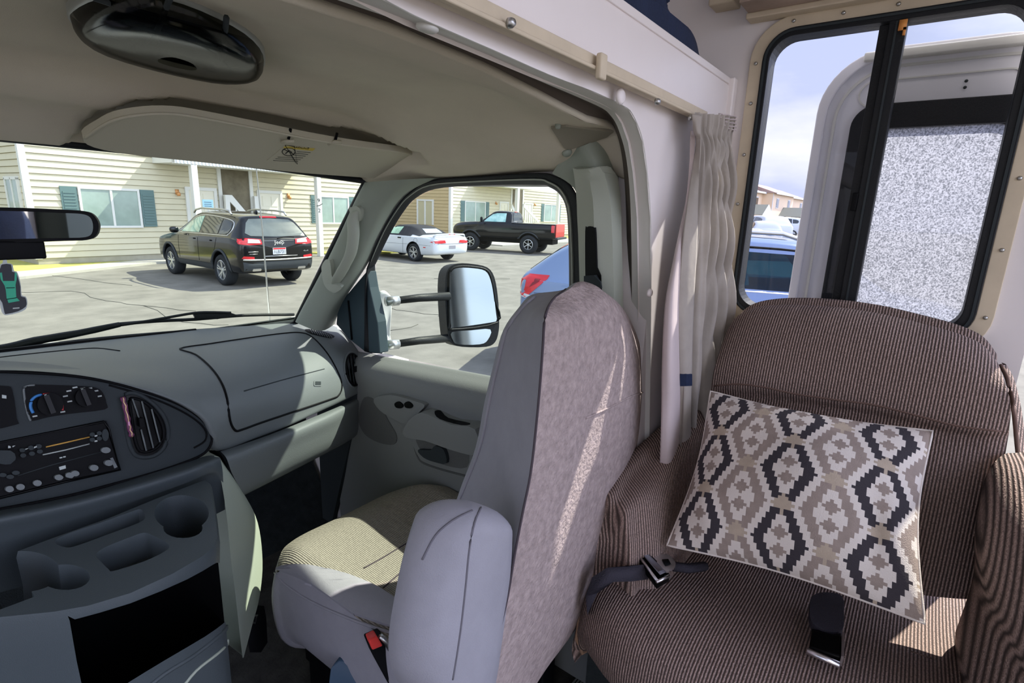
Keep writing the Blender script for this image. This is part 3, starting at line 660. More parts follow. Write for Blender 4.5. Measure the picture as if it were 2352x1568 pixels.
S1 = [(500, 1048, 1.205), (540, 1110, 1.2), (568, 1185, 1.2), (578, 1290, 1.18), (572, 1370, 1.15), (564, 1440, 1.11), (559, 1510, 1.05)]
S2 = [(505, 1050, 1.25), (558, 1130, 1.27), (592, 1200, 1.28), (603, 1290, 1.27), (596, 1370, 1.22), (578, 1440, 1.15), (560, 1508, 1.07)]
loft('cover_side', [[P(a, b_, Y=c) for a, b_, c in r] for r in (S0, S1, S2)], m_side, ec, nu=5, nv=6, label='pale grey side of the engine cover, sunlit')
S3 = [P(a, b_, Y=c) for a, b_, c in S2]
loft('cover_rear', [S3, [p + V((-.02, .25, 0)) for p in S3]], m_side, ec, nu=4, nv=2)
ZT = 1.32
T_out = [(-150, 1335), (0, 1279), (120, 1234), (250, 1188), (360, 1143), (440, 1112), (474, 1099), (486, 1108), (498, 1180), (504, 1232), (494, 1256), (468, 1278), (400, 1318), (300, 1364), (200, 1394), (120, 1408), (40, 1416), (-40, 1424), (-150, 1440)]
top = [P(a, b_, Z=ZT) for a, b_ in T_out]
body = B(); low = []
cen_ = sum(top, V()) / len(top)
for i, p in enumerate(top):
    q = V(p); q.z = .68
    if i >= 9: q.y -= .0
    low.append(q)
md_ = [V((p.x, p.y, ZT - .055)) for p in top]
nT = len(top)
vs = [p + (cen_ - p) * .02 for p in top] + [V((p.x, p.y, ZT - .012)) for p in top] + [V((p.x, p.y, ZT - .06)) + (cen_ - p) * .03 for p in top] + [V((p.x, p.y, .68)) + (cen_ - p) * .03 for p in top]
fs = [tuple(range(nT))] + [(k * nT + i, k * nT + (i + 1) % nT, (k + 1) * nT + (i + 1) % nT, (k + 1) * nT + i) for k in range(3) for i in range(nT)] + [tuple(range(3 * nT, 4 * nT))[::-1]]
tray = mk('cup_tray', vs, fs, m_con, None, smooth=True)
cuts = []
def zcut(pts, depth, tap=.9):
    a = [P(x, y, Z=ZT + .02) for x, y in pts]; a0 = [P(x, y, Z=ZT) for x, y in pts]; c = sum(a0, V()) / len(a0)
    up = [V((p.x, p.y, ZT + .02)) for p in a0]; dn = [V((c.x + (p.x - c.x) * tap, c.y + (p.y - c.y) * tap, ZT - depth)) for p in a0]
    b = B(); b.bridge(up, dn); o = b.mk('cut', m_con); cuts.append(o)
zcut(arc2(417, 1178, 64, 42, 28), .09); zcut(arc2(420, 1212, 47, 24, 20), .05); zcut([(398, 1190), (438, 1185), (446, 1218), (408, 1222)], .085)
zcut(arc2(50, 1312, 90, 48, 28), .1); zcut(arc2(150, 1325, 58, 30, 22), .07); zcut([(-30, 1340), (60, 1330), (80, 1370), (0, 1400), (-60, 1400)], .09)
zcut(smooth2([(122, 1245), (150, 1227), (230, 1200), (300, 1175), (326, 1168), (336, 1185), (320, 1200), (240, 1230), (180, 1252), (150, 1258)], 3), .06)
zcut(smooth2([(218, 1274), (240, 1256), (300, 1232), (330, 1222), (352, 1228), (390, 1250), (380, 1266), (330, 1290), (260, 1312), (248, 1308), (230, 1290)], 3), .05)
zcut(smooth2([(232, 1268), (290, 1243), (335, 1233), (368, 1255), (330, 1280), (262, 1302)], 3), .1)
fbn = [(160, 1425), (300, 1385), (430, 1330), (500, 1292), (509, 1296), (521, 1340), (528, 1400), (520, 1425), (470, 1462), (380, 1515), (290, 1570), (215, 1620), (190, 1600)]
fbn = smooth2([(160, 1425), (172, 1422), (300, 1385), (430, 1330), (488, 1297), (500, 1292), (509, 1298), (521, 1340), (529, 1395), (525, 1418), (512, 1432), (470, 1462), (380, 1515), (290, 1570), (215, 1620), (196, 1610)], 2)
ff = [P(a, b_, Y=.62) for a, b_ in fbn]; gg = [P(a, b_, Y=1.06) for a, b_ in fbn]
c = B().bridge(ff, gg).mk('cut', m_gblk); cuts.append(c)  # gloss black lining darkens the bin, shade put into the colour
boolcut(tray, cuts); tray.data.set_sharp_from_angle(angle=math.radians(38))
par(tray, ec)
bvl = tray.modifiers.new('b', 'BEVEL'); bvl.width = .0035; bvl.segments = 2; bvl.limit_method = 'ANGLE'; bvl.angle_limit = math.radians(38)
# lower lip of the bin
LS = Screen(tray, fb=dict(Y=.95))
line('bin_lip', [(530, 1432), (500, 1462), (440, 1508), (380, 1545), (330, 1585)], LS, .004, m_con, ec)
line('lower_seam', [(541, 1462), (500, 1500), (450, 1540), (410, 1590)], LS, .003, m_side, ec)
# ------------------------------------------------------------------ sun visor
vz = thing('sun_visor', 'folded grey sun visor with a warning label above the windshield', 'visor', P(560, 330, Y=1.2))
vo = [(190, 315), (225, 290), (265, 270), (330, 259), (400, 258), (480, 270), (600, 293), (700, 313), (800, 330), (930, 347), (955, 355), (973, 372), (970, 385), (945, 400), (905, 413), (870, 408), (700, 395), (560, 380), (420, 365), (300, 352), (215, 335)]
vo = [(x, y) for x, y in vo]
o0, o1, o2 = P(260, 268, Y=1.17), P(930, 349, Y=1.13), P(560, 388, Y=1.335)
nn = (o1 - o0).cross(o2 - o0).normalized()
if nn.z > 0: nn = -nn
pv = lambda x, y: (onplane(x, y, o0, nn), nn)
so = smooth2(vo, 3)
cxv = sum(p[0] for p in so) / len(so); cyv = sum(p[1] for p in so) / len(so)
vb_ = decal('visor_panel', so, pv, -.010, .013, m_visor, vz, sub=2, bevel=.004)
vS = Screen(vb_)
line('visor_piping', [(196, 316), (228, 293), (267, 274), (330, 263), (400, 262), (480, 274), (600, 297), (700, 317), (800, 334), (925, 350), (950, 358), (967, 373), (962, 386), (942, 397)], vS, .0028, m_visor, vz, off=.0)
for x, y in ((662, 316), (768, 327)):
    p, n_ = vS(x, y); b = B(); b.tube([vS(x - 16, y + 6)[0] + n_ * .004, vS(x - 2, y + 1)[0] + n_ * .007, vS(x + 12, y + 1)[0] + n_ * .006], .004, 8); b.mk('visor_clip', m_visor, vz)
    B().tube([vS(x, y)[0] + n_ * .003, vS(x + 6, y - 10)[0] + n_ * .001 + V((0, 0, .01))], .0035, 6).mk('clip_stem', m_blk, vz)
lb = decal('warning_label', [(655, 333), (725, 340), (683, 377), (613, 368)], vS, .0004, .0008, m_visor, vz, sub=1, label='clear sticker with small print and airbag pictogram')
lS = Screen(lb)
line('label_border', [(655, 333), (725, 340), (683, 377), (613, 368)], lS, .0008, m_blk, lb, closed=True, sm=1)
decal('label_header', [(656, 334), (724, 341), (718, 346), (650, 339)], lS, .0003, .0004, m_yell, lb, sub=0)
line('pictogram', arc2(663, 348, 15, 9, 14), lS, .0008, m_blk, lb, closed=True, sm=1, off=.0006)
line('pictogram', [(652, 342), (675, 354)], lS, .0008, m_blk, lb, sm=1, off=.0006)
line('pictogram', [(656, 352), (664, 345), (670, 349)], lS, .0012, m_blk, lb, sm=1, off=.0006)
def text_on(txt, a, b_, proj, m, parent, up=None, depth=.0004, name='lettering', hpx=8, local=False):
    cu = bpy.data.curves.new(name, 'FONT'); cu.body = txt; cu.size = 1; cu.extrude = .0; o = bpy.data.objects.new(name, cu); COL.objects.link(o)
    bpy.context.view_layer.update(); dg = bpy.context.evaluated_depsgraph_get(); me = bpy.data.meshes.new_from_object(o.evaluated_get(dg)); bpy.data.objects.remove(o)
    xs = [v.co.x for v in me.vertices]; w = max(xs) - min(xs); x0 = min(xs); A = V((*a, 0)); Bv = V((*b_, 0)); d = (Bv - A) / w
    u = V((*(up or (d.y, -d.x)), 0)).normalized() * hpx
    vs = []
    for v in me.vertices:
        q = A + d * (v.co.x - x0) + u * (v.co.y / .7); p, n_ = proj(q.x, q.y); vs.append(p + n_ * depth)
    return mk(name, vs, [tuple(p.vertices) for p in me.polygons], m, parent, smooth=False, local=local)
text_on('WARNING', (668, 338), (708, 342.5), lS, m_blk, lb, hpx=4, up=(.6, -.8), depth=.001)
for i in range(7):
    t = i / 7; x0 = 684 - 0 * t; a = (683 - 34 * (i / 6) * .9 - (0 if i < 3 else 30), 347 + 4.2 * i); e = (713 - 34 * (i / 6), 350 + 4.0 * i)
    if i < 3: a = (682 - 5 * i, 347 + 4 * i)
    line('small_print', [a, e], lS, .0005, m_bez, lb, sm=1, off=.0008)
# ------------------------------------------------------------------ overhead lamp (dark clear dome)
dl = thing('overhead_lamp', 'long dark clear plastic dome lamp on the cab headliner', 'lamp', P(390, 80, Z=2.11))
dpx = [(158, 22), (165, 8), (200, -14), (260, -30), (330, -32), (420, -10), (500, 25), (560, 60), (595, 95), (605, 125), (598, 148), (560, 156), (500, 152), (400, 130), (300, 102), (210, 70), (170, 45)]
base = [P(a, b_, Z=2.128) for a, b_ in smooth2(dpx, 2)]
cb = sum(base, V()) / len(base)
rws = []
for k, dz in ((1.0, 0), (.99, -.016), (.93, -.028), (.78, -.036), (.5, -.040), (.2, -.041)):
    rws.append([cb + (p - cb) * k + V((0, 0, dz)) for p in base])
loft('lens', rws, glass('smoked clear plastic', '#6E716C', .05, .12), dl, nu=1, nv=3, cu=True)
loft('rim', [[cb + (p - cb) * 1.02 + V((0, 0, .004)) for p in base], [cb + (p - cb) * 1.025 + V((0, 0, -.006)) for p in base], [cb + (p - cb) * 1.0 + V((0, 0, -.009)) for p in base]], mat('grey lamp rim', '#8E918B', .3), dl, nu=1, nv=2, cu=True)
mk('lamp_base', [cb + (p - cb) * .97 + V((0, 0, .0)) for p in base], [tuple(range(len(base)))], m_blk, dl)
xa = (base[len(base) // 2] - base[0]).normalized()
for a, b_ in (((215, -5), (560, 110)), ((205, 30), (560, 130)), ((395, -15), (345, 110)), ((520, 40), (512, 140))):
    B().tube([P(*a, Z=2.115), P((a[0] + b_[0]) / 2, (a[1] + b_[1]) / 2 , Z=2.108), P(*b_, Z=2.115)], .0035, 6).mk('divider', m_bez, dl)
B().prism([P(a, b_, Z=2.116) for a, b_ in ((235, 35), (330, 55), (345, 75), (320, 85), (250, 65))], (0, 0, -.008)).mk('reflector', m_gblk, dl)
B().prism([P(a, b_, Z=2.116) for a, b_ in ((370, 60), (500, 95), (500, 125), (460, 128), (360, 95))], (0, 0, -.008)).mk('reflector', m_gblk, dl)
for x, y in ((335, 108), (468, 142)):
    B().lathe([(.0001, -.012), (.012, -.010), (.016, 0)], 14, Matrix.Translation(P(x, y, Z=2.105))).mk('push_button', m_blk, dl)
# ------------------------------------------------------------------ rear view mirror and hanging air freshener
rm = thing('rear_view_mirror', 'black rear view mirror at the left edge against the windshield', 'mirror', P(60, 515, Y=1.2))
mo = [(-190, 478), (0, 476), (140, 481), (190, 484), (212, 491), (225, 508), (227, 525), (220, 542), (200, 551), (150, 553), (0, 558), (-190, 560)]
c0 = P(60, 518, Y=1.20); vn_ = (CAM - c0).normalized(); vn_ = (vn_ + V((-.20, -.10, .0))).normalized()
pm = lambda x, y: (onplane(x, y, c0, vn_), vn_)
decal('housing', smooth2(mo, 3), pm, -.03, .034, m_blk, rm, sub=1, bevel=.006)
mi = [(-180, 485), (0, 484), (140, 489), (185, 491), (205, 497), (213, 510), (214, 527), (208, 540), (190, 545), (150, 546), (0, 549), (-180, 551)]
mgl = decal('mirror_glass', smooth2(mi, 3), pm, .004, .001, mat('mirror', '#C8CCD0', .02, metal=1), rm, sub=0, smooth=False)
B().box((-.012, -.01, -.02), (.055, .012, .01), Matrix.Translation(P(2, 568, Y=1.21))).mk('map_light', m_blk, rm, bevel=.003)
B().tube([P(-40, 500, Y=1.23), P(-40, 430, Y=1.30), P(-40, 380, Y=1.37)], .008).mk('stem', m_blk, rm)
af = thing('air_freshener', 'green and black seat-shaped air freshener hanging below the mirror', 'air freshener', P(30, 650, Y=1.2))
afn = (CAM - P(30, 650, Y=1.2)).normalized(); a0 = P(30, 650, Y=1.2)
pa = lambda x, y: (onplane(x, y, a0, afn), afn)
sc = 1 / 5.6
def q5(l): return [(x * sc, 470 + y * sc) for x, y in l]
decal('card', smooth2(q5([(0, 790), (10, 760), (40, 755), (130, 755), (165, 780), (180, 850), (215, 860), (245, 930), (270, 1050), (280, 1165), (330, 1180), (352, 1240), (345, 1310), (320, 1350), (230, 1390), (90, 1420), (50, 1410), (20, 1370), (0, 1280), (-30, 1200), (-60, 1000), (-30, 860), (-8, 850)]), 2), pa, 0, .002, m_mark, af, sub=0, label='grey card outline')
decal('seat_print', smooth2(q5([(10, 800), (30, 768), (140, 768), (155, 860), (200, 870), (235, 950), (262, 1060), (268, 1175), (320, 1190), (340, 1250), (330, 1310), (230, 1370), (90, 1402), (60, 1390), (30, 1260), (-20, 1180), (-50, 1000), (-15, 870)]), 2), pa, .002, .001, mat('black print', '#22262B', .5), af, sub=0)
decal('seat_centre', q5([(-5, 875), (25, 872), (40, 980), (185, 980), (190, 870), (215, 880), (215, 960), (200, 1030), (210, 1190), (255, 1235), (110, 1262), (85, 1200), (75, 1100), (60, 1040), (10, 960)]), pa, .003, .0008, mat('teal green print', '#2FA07E', .5), af, sub=0, label='teal centre stripe')
line('crease_print', q5([(80, 1070), (190, 1066)]), pa, .0006, m_blk, af, sm=1, off=.004)
line('crease_print', q5([(85, 1215), (215, 1195)]), pa, .0006, m_blk, af, sm=1, off=.004)
decal('logo_print', q5([(165, 1325), (250, 1318), (250, 1332), (165, 1340)]), pa, .003, .0006, m_mark, af, sub=0)
decal('headrest_loop', q5([(45, 700), (85, 700), (95, 755), (30, 755)]), pa, 0, .003, m_mark, af, sub=0)
B().tube([pa(1, 566)[0], pa(4, 580)[0], pa(12, 600)[0]], .0009, 6).mk('string', m_pipe, af)
B().tube([pa(12, 566)[0], pa(14, 580)[0], pa(14, 600)[0]], .0009, 6).mk('string', m_pipe, af)
# ------------------------------------------------------------------ wiper and aerial outside
wp = thing('windshield_wiper', 'black wiper arm and blade lying along the windshield base', 'wiper', P(300, 745, Y=1.95))
YB = 1.93
B().tube([P(*p, Y=YB) for p in smooth2([(-80, 815), (20, 798), (80, 783), (180, 765), (275, 745)], 3, False)], [.012, .012, .012, .012, .012, .012, .012, .011, .011, .010, .010, .009, .008][:13], 8).mk('arm', m_rub, wp)
B().tube([P(*p, Y=YB) for p in smooth2([(272, 747), (340, 737), (430, 721), (470, 717), (530, 718)], 3, False)], .0045, 8).mk('arm_rod', m_rub, wp)
B().tube([P(*p, Y=YB + .01) for p in smooth2([(275, 744), (360, 737), (450, 733), (560, 724), (675, 722)], 3, False)], .0055, 8).mk('blade', m_rub, wp)
B().prism([P(*p, Y=YB) for p in ((445, 722), (470, 717), (530, 718), (548, 724), (500, 733), (450, 732))], (0, .012, 0)).mk('bridge', m_rub, wp, bevel=.002)
an = thing('radio_aerial', 'thin upright metal radio aerial outside the windshield', 'aerial', P(620, 742, Y=2.35))
B().tube([P(620, 742, Y=2.35), P(612, 640, Y=2.35), P(602, 520, Y=2.35), P(588, 380, Y=2.35), P(582, 340, Y=2.35)], [.0042, .0036, .003, .0024, .002], 8).mk('rod', m_brch, an)
B().lathe([(.02, -.12), (.014, 0), (.006, .02)], 12, Matrix.Translation(P(620, 750, Y=2.35))).mk('base', m_blk, an)
hood = loft('hood', [[V((-.8, 2.02, 1.40)), V((.25, 2.12, 1.40)), V((1.25, 2.0, 1.34))], [V((-.8, 2.8, 1.28)), V((.25, 3.0, 1.30)), V((1.4, 2.7, 1.20))], [V((-.75, 3.1, 1.0)), V((.25, 3.3, 1.02)), V((1.0, 3.1, 1.0))]], mat('white body paint', '#E8EAEA', .25, coat=.5), None); tag(hood, kind='structure'); hood.name = 'trim_8'
# ------------------------------------------------------------------ passenger seat
ps_ = thing('passenger_seat', 'grey velour high-back passenger seat with fuzzy rear panel', 'car seat', (.86, .8, .65))
# backrest: closed loops FL, side, RL(seam), rear mid, RR, right front, front mid
lv = [  # (y row) FL, RL, RM, RR as pixels + Y
 ((1290, 668, .56), (1310, 662, .53), (1345, 656, .515), (1385, 668, .53)),
 ((1222, 676, .595), (1268, 690, .515), (1345, 700, .47), (1424, 700, .52)),
 ((1192, 708, .61), (1252, 728, .50), (1345, 750, .455), (1452, 745, .505)),
 ((1160, 755, .62), (1247, 794, .495), (1352, 815, .445), (1472, 800, .50)),
 ((1141, 824, .63), (1241, 877, .50), (1360, 890, .445), (1485, 868, .505)),
 ((1118, 920, .645), (1232, 975, .51), (1360, 985, .45), (1483, 945, .52)),
 ((1098, 1020, .665), (1219, 1086, .53), (1350, 1090, .465), (1472, 1030, .54)),
 ((1062, 1115, .69), (1200, 1180, .55), (1340, 1190, .485), (1448, 1120, .56)),
 ((1040, 1185, .70), (1182, 1275, .565), (1325, 1290, .50), (1425, 1200, .57)),
 ((1020, 1290, .71), (1166, 1370, .575), (1290, 1390, .515), (1375, 1340, .58)),
 ((1010, 1400, .72), (1147, 1450, .585), (1255, 1470, .53), (1325, 1440, .59)),
 ((1000, 1530, .73), (1129, 1535, .59), (1210, 1550, .54), (1262, 1520, .60)),
 ((1000, 1640, .74), (1115, 1620, .60), (1170, 1640, .55), (1200, 1600, .61))]
loops = []; seam = []
for i, (a, b_, c, d_) in enumerate(lv):
    FL, RL, RM, RR = (P(x, y, Y=yy) for x, y, yy in ((*a,), (*b_[:2], min(b_[2] - .055, .425) if i > 1 else b_[2] - .03), (*c[:2], min(c[2], .448)  if i > 1 else c[2]), (*d_[:2], min(d_[2], .505))))
    th = .11 if i else .04
    FR = RR + V((-.01, th, .0)); FM = (FL + FR) / 2 + V((0, .015, 0)); SM = lp(FL, RL, .5) + V((-.012, -.004, 0)); RM1 = lp(RL, RM, .5) + V((.0, -.004, 0)); RM2 = lp(RM, RR, .5) + V((0, -.012, 0))
    loops.append([FL, SM, RL, RM1, RM, RM2, RR, FR, FM]); seam.append(RL)
# side body (grey) and rear panel (fuzzy) as separate skins meeting on the seam
side = [[r[6], r[7], r[8], r[0], r[1], r[2]] for r in loops]
tops = P(1335, 647, Y=.55)
side0 = [[lp(p, tops, .55) + V((0, 0, .004)) for p in side[0]]] + side
rear = [[r[2], r[3], r[4], r[5], r[6]] for r in loops]; rear0 = [[lp(p, tops, .55) + V((0, 0, .004)) for p in rear[0]]] + rear
bk_ = loft('backrest', [[tops] * 6] + side0, m_seat, ps_, nu=4, nv=4)
bp_ = loft('back_panel', [[tops] * 5] + rear0, m_fuzz, ps_, nu=6, nv=4, label='fuzzy brownish grey rear panel')
bS = Screen(bp_, bk_)
line('back_seam', [(1300, 664), (1268, 690), (1252, 728), (1247, 794), (1241, 877), (1232, 975), (1219, 1086), (1200, 1180), (1182, 1275), (1166, 1370), (1147, 1450), (1130, 1530)], bS, .0022, mat('dark stitch', '#4A4246', .9), ps_)
line('front_piping', [(1228, 682), (1198, 712), (1166, 758), (1148, 824), (1126, 920), (1106, 1020), (1070, 1115), (1050, 1160)], bS, .0035, m_seat, ps_, off=.001)
line('panel_fold', [(1345, 960), (1400, 935), (1445, 912), (1478, 900)], bS, .0025, m_fuzz, ps_)
# cushion
def cush(u, v):   # u across 0..1 (left to right), v 0 rear .. 1 front
    xL = .565 + .03 * (1 - v); xR = 1.09 - .02 * (1 - v)
    x = xL + (xR - xL) * u; y = .60 + .60 * v
    z = 1.045 + .03 * v
    z += .028 * (abs(2 * u - 1) ** 2.2)
    return V((x, y, z))
rowsC = []
def rnd(v):  # front rounding
    return v
NV = 14; NU = 12
top_ = [[cush(u / NU, v / NV) for u in range(NU + 1)] for v in range(NV + 1)]
def shape_top(p, u, v):
    # plan rounding at front corners, edges roll over
    fu = abs(2 * u - 1); q = V(p)
    q.y -= .10 * fu ** 4 * (v ** 3)
    if v > .8: t = (v - .8) / .2; q.z -= .035 * t * t
    if fu > .8: t = (fu - .8) / .2; q.z -= .02 * t * t
    return q
top_ = [[shape_top(top_[j][i], i / NU, j / NV) for i in range(NU + 1)] for j in range(NV + 1)]
def ring_of(g): return [g[j][0] for j in range(NV + 1)] + [g[NV][i] for i in range(1, NU + 1)] + [g[j][NU] for j in range(NV - 1, -1, -1)] + [g[0][i] for i in range(NU - 1, 0, -1)]
vs, fs = gridmesh(top_, 3, 3)
ct = mk('cushion_top', vs, fs, m_rib, ps_, label='ribbed grey seat insert')
rg = ring_of(top_); c0_ = sum(rg, V()) / len(rg)
R_ = lambda k, dz: [V((c0_.x + (p.x - c0_.x) * k, c0_.y + (p.y - c0_.y) * k, p.z + dz)) for p in rg]
loft('cushion_side', [rg, R_(1.03, -.03), R_(1.045, -.08), R_(1.03, -.15), R_(.98, -.20), R_(.85, -.225), R_(.5, -.23)], m_seat, ps_, nu=2, nv=3, cu=True, label='smooth grey velour cushion side')
cS = Screen(ct)
bol = decal('side_bolster', smooth2([(640, 1306), (690, 1300), (740, 1308), (800, 1325), (860, 1350), (905, 1378), (935, 1400), (960, 1440), (900, 1440), (850, 1425), (760, 1392), (690, 1358), (655, 1332)], 3), cS, .0, .008, m_seat, ps_, bevel=.003, label='smooth velour side bolster')
line('cushion_piping', [(628, 1310), (650, 1337), (700, 1372), (760, 1402), (830, 1430), (890, 1450), (950, 1465)], Screen(ct, *[o for o in ps_.children if o.name.startswith('cushion_side')]), .0035, m_seat, ps_)
for l in ([(835, 1305), (880, 1280), (930, 1250), (985, 1222)], [(880, 1350), (920, 1315), (965, 1280)]):
    line('insert_seam', l, cS, .002, mat('dark stitch', '#4A4246', .9), ps_)
# folded armrest standing beside the backrest
al = [(1075, 1150, 1080, 1150), (1040, 1160, 1108, 1163), (1010, 1190, 1124, 1190), (988, 1228, 1131, 1225), (966, 1290, 1131, 1285), (950, 1350, 1126, 1350), (936, 1420, 1118, 1420), (928, 1480, 1110, 1480), (930, 1530, 1102, 1530), (945, 1575, 1085, 1580), (975, 1610, 1050, 1620)]
ar = []
for i, (lx, ly, rx, ry) in enumerate(al):
    l_ = P(lx, ly, Y=.47); r_ = P(rx, ry, Y=.47); c = (l_ + r_) / 2; h = (r_ - l_) / 2; dp_ = V((-.25, 1, 0)).normalized() * min(.055, max(.008, h.length * 1.0))
    ar.append([c + h * math.copysign(abs(math.cos(a)) ** .7, math.cos(a)) + dp_ * math.copysign(abs(math.sin(a)) ** .7, math.sin(a)) for a in [2 * math.pi * k / 14 for k in range(14)]])
am2 = loft('armrest', ar, m_seat, ps_, nu=1, nv=3, cu=True, cap=True)
aS = Screen(am2)
m_st2 = mat('grey stitch', '#6A686E', .9)
line('armrest_seam', [(1105, 1165), (1090, 1200), (1078, 1260), (1070, 1340), (1060, 1430), (1050, 1500), (1040, 1560)], aS, .0016, m_st2, ps_)
line('armrest_seam', [(970, 1285), (1000, 1230), (1040, 1195), (1085, 1172)], aS, .0016, m_st2, ps_)
# base
B().box((.62, .60, .65), (.68, 1.08, .84)).box((.98, .60, .65), (1.04, 1.08, .84)).box((.60, .66, .80), (1.06, 1.06, .85)).mk('seat_base', m_blk, ps_, smooth=False, bevel=.006)
decal_pts = [P(760, 1530, Y=.80), P(800, 1518, Y=.82), P(930, 1560, Y=.70), P(960, 1640, Y=.66), P(750, 1640, Y=.80)]
B().prism([P(758, 1535, Y=.86), P(775, 1517, Y=.86), P(820, 1522, Y=.84), P(930, 1556, Y=.76), P(990, 1600, Y=.7), P(980, 1680, Y=.7), P(740, 1680, Y=.86)], (.05, .02, 0)).mk('side_cover', m_bluegrey, ps_, bevel=.006)
# buckle on the passenger seat
bk = thing('seat_belt_buckle', 'black belt buckle with red button beside the passenger seat', 'seat belt buckle', P(900, 1520, Y=.72))
B().prism([P(846, 1478, Y=.735), P(880, 1462, Y=.735), P(898, 1490, Y=.725), P(990, 1600, Y=.69), P(930, 1640, Y=.69), P(858, 1508, Y=.73)], (.01, .03, 0)).mk('stalk', m_blk, bk, bevel=.004)
B().prism([P(847, 1470, Y=.728), P(866, 1460, Y=.728), P(880, 1484, Y=.724), P(856, 1494, Y=.724)], (.006, .02, 0)).mk('button', m_red, bk, bevel=.003)
B().tube([P(874, 1460, Y=.725), P(888, 1475, Y=.722), P(900, 1500, Y=.718)], .005, 6).mk('tongue', m_brch, bk)
rs = B().box((.95, .39, .65), (1.49, .465, 1.02)).mk('trim_9', m_carp, smooth=False); tag(rs, kind='structure')  # dark box added to black out the gap between the seats
# loose buckle on the floor by the engine cover
fb = thing('seat_belt_buckle', 'black belt end standing on the floor against the engine cover', 'seat belt buckle', P(590, 1490, Z=.65))
B().prism([P(560, 1432, Y=1.22), P(575, 1410, Y=1.22), P(592, 1412, Y=1.22), P(596, 1440, Y=1.22), P(600, 1500, Y=1.2), P(572, 1500, Y=1.2)], (.03, .02, 0)).mk('belt_end', m_blk, fb, bevel=.004)
B().tube([P(*p, Y=1.215) for p in ((568, 1428), (576, 1413), (590, 1413), (586, 1430))], .003, 6, True).mk('loop', m_brch, fb)

# ------------------------------------------------------------------ recliner armchair facing inward
ch = thing('armchair', 'brown corded swivel armchair under the coach window facing inward', 'armchair', (1.1, .12, .65))
# backrest: loops in the YZ outline; front face toward -X
BK = [(1672, 755, 1.375), (1692, 728, 1.385), (1730, 710, 1.39), (1800, 703, 1.39), (1900, 707, 1.39), (2010, 722, 1.39), (2110, 745, 1.39), (2200, 770, 1.385), (2260, 798, 1.38), (2295, 840, 1.37)]
def back_row(pts): return [P(a, b_, X=x) for a, b_, x in pts]
r0 = back_row(BK)
r1 = back_row([(1655, 800, 1.33), (1680, 765, 1.34), (1730, 740, 1.345), (1800, 733, 1.345), (1900, 737, 1.345), (2010, 752, 1.345), (2110, 776, 1.345), (2200, 803, 1.34), (2268, 840, 1.335), (2310, 885, 1.32)])
r2 = back_row([(1640, 850, 1.30), (1668, 825, 1.30), (1725, 805, 1.30), (1800, 800, 1.30), (1900, 805, 1.30), (2010, 820, 1.30), (2110, 842, 1.30), (2205, 868, 1.30), (2275, 900, 1.30), (2322, 930, 1.30)])
r3 = back_row([(1632, 895, 1.30), (1660, 885, 1.29), (1725, 880, 1.28), (1800, 892, 1.28), (1900, 908, 1.28), (2010, 925, 1.28), (2110, 950, 1.28), (2205, 972, 1.28), (2275, 985, 1.285), (2318, 985, 1.295)])
r4 = back_row([(1628, 925, 1.31), (1660, 920, 1.305), (1725, 918, 1.30), (1800, 926, 1.30), (1900, 942, 1.30), (2010, 962, 1.30), (2110, 985, 1.30), (2205, 1005, 1.30), (2275, 1012, 1.30), (2315, 1008, 1.31)])
r5 = back_row([(1622, 990, 1.29), (1655, 990, 1.275), (1725, 990, 1.265), (1800, 1000, 1.26), (1900, 1015, 1.26), (2010, 1035, 1.26), (2110, 1060, 1.26), (2200, 1080, 1.265), (2265, 1090, 1.275), (2300, 1085, 1.29)])
r6 = back_row([(1610, 1100, 1.25), (1645, 1110, 1.23), (1725, 1120, 1.22), (1800, 1130, 1.215), (1900, 1145, 1.215), (2010, 1165, 1.215), (2100, 1185, 1.22), (2180, 1200, 1.23), (2240, 1200, 1.245), (2268, 1195, 1.26)])
r7 = back_row([(1590, 1250, 1.21), (1640, 1265, 1.19), (1725, 1285, 1.18), (1800, 1300, 1.175), (1900, 1325, 1.175), (2000, 1345, 1.18), (2080, 1360, 1.185), (2150, 1370, 1.20), (2210, 1375, 1.21), (2245, 1375, 1.22)])
rb_ = [[p + V((.04, 0, -.005)) for p in r0], [V((1.46, p.y, p.z - .04)) for p in r0], [V((1.47, p.y, 1.1)) for p in r0]]
loft('backrest', [rb_[2], rb_[1], rb_[0], r0, r1, r2, r3, r4, r5, r6, r7], m_cord, ch, nu=4, nv=5)
bks = Screen(ch.children[0])
line('back_crease', [(1640, 886), (1700, 882), (1760, 890), (1830, 905), (1920, 918), (2010, 930), (2110, 955), (2200, 978), (2300, 990)], bks, .0025, m_pipe, ch, off=-.001)
# side wings with piping on the right
wing = [[(2292, 838, 1.40), (2308, 870, 1.38), (2322, 940, 1.36), (2330, 1020, 1.33), (2340, 1100, 1.28), (2352, 1180, 1.24), (2400, 1300, 1.2)],
        [(2300, 832, 1.44), (2320, 868, 1.43), (2340, 940, 1.42), (2350, 1020, 1.40), (2362, 1100, 1.36), (2380, 1180, 1.3), (2430, 1300, 1.25)]]
loft('side_wing', [back_row(wing[0]), [p + V((.0, -.01, 0)) for p in back_row([( (a[0]+b_[0])/2, (a[1]+b_[1])/2, (a[2]+b_[2])/2) for a, b_ in zip(*wing)])], back_row(wing[1])], m_cord, ch, nu=4, nv=3)
B().tube(crs(back_row([(a + 6, b_, c - .01) for a, b_, c in wing[0]]), 4), .004, 6).mk('piping', m_pipe, ch)
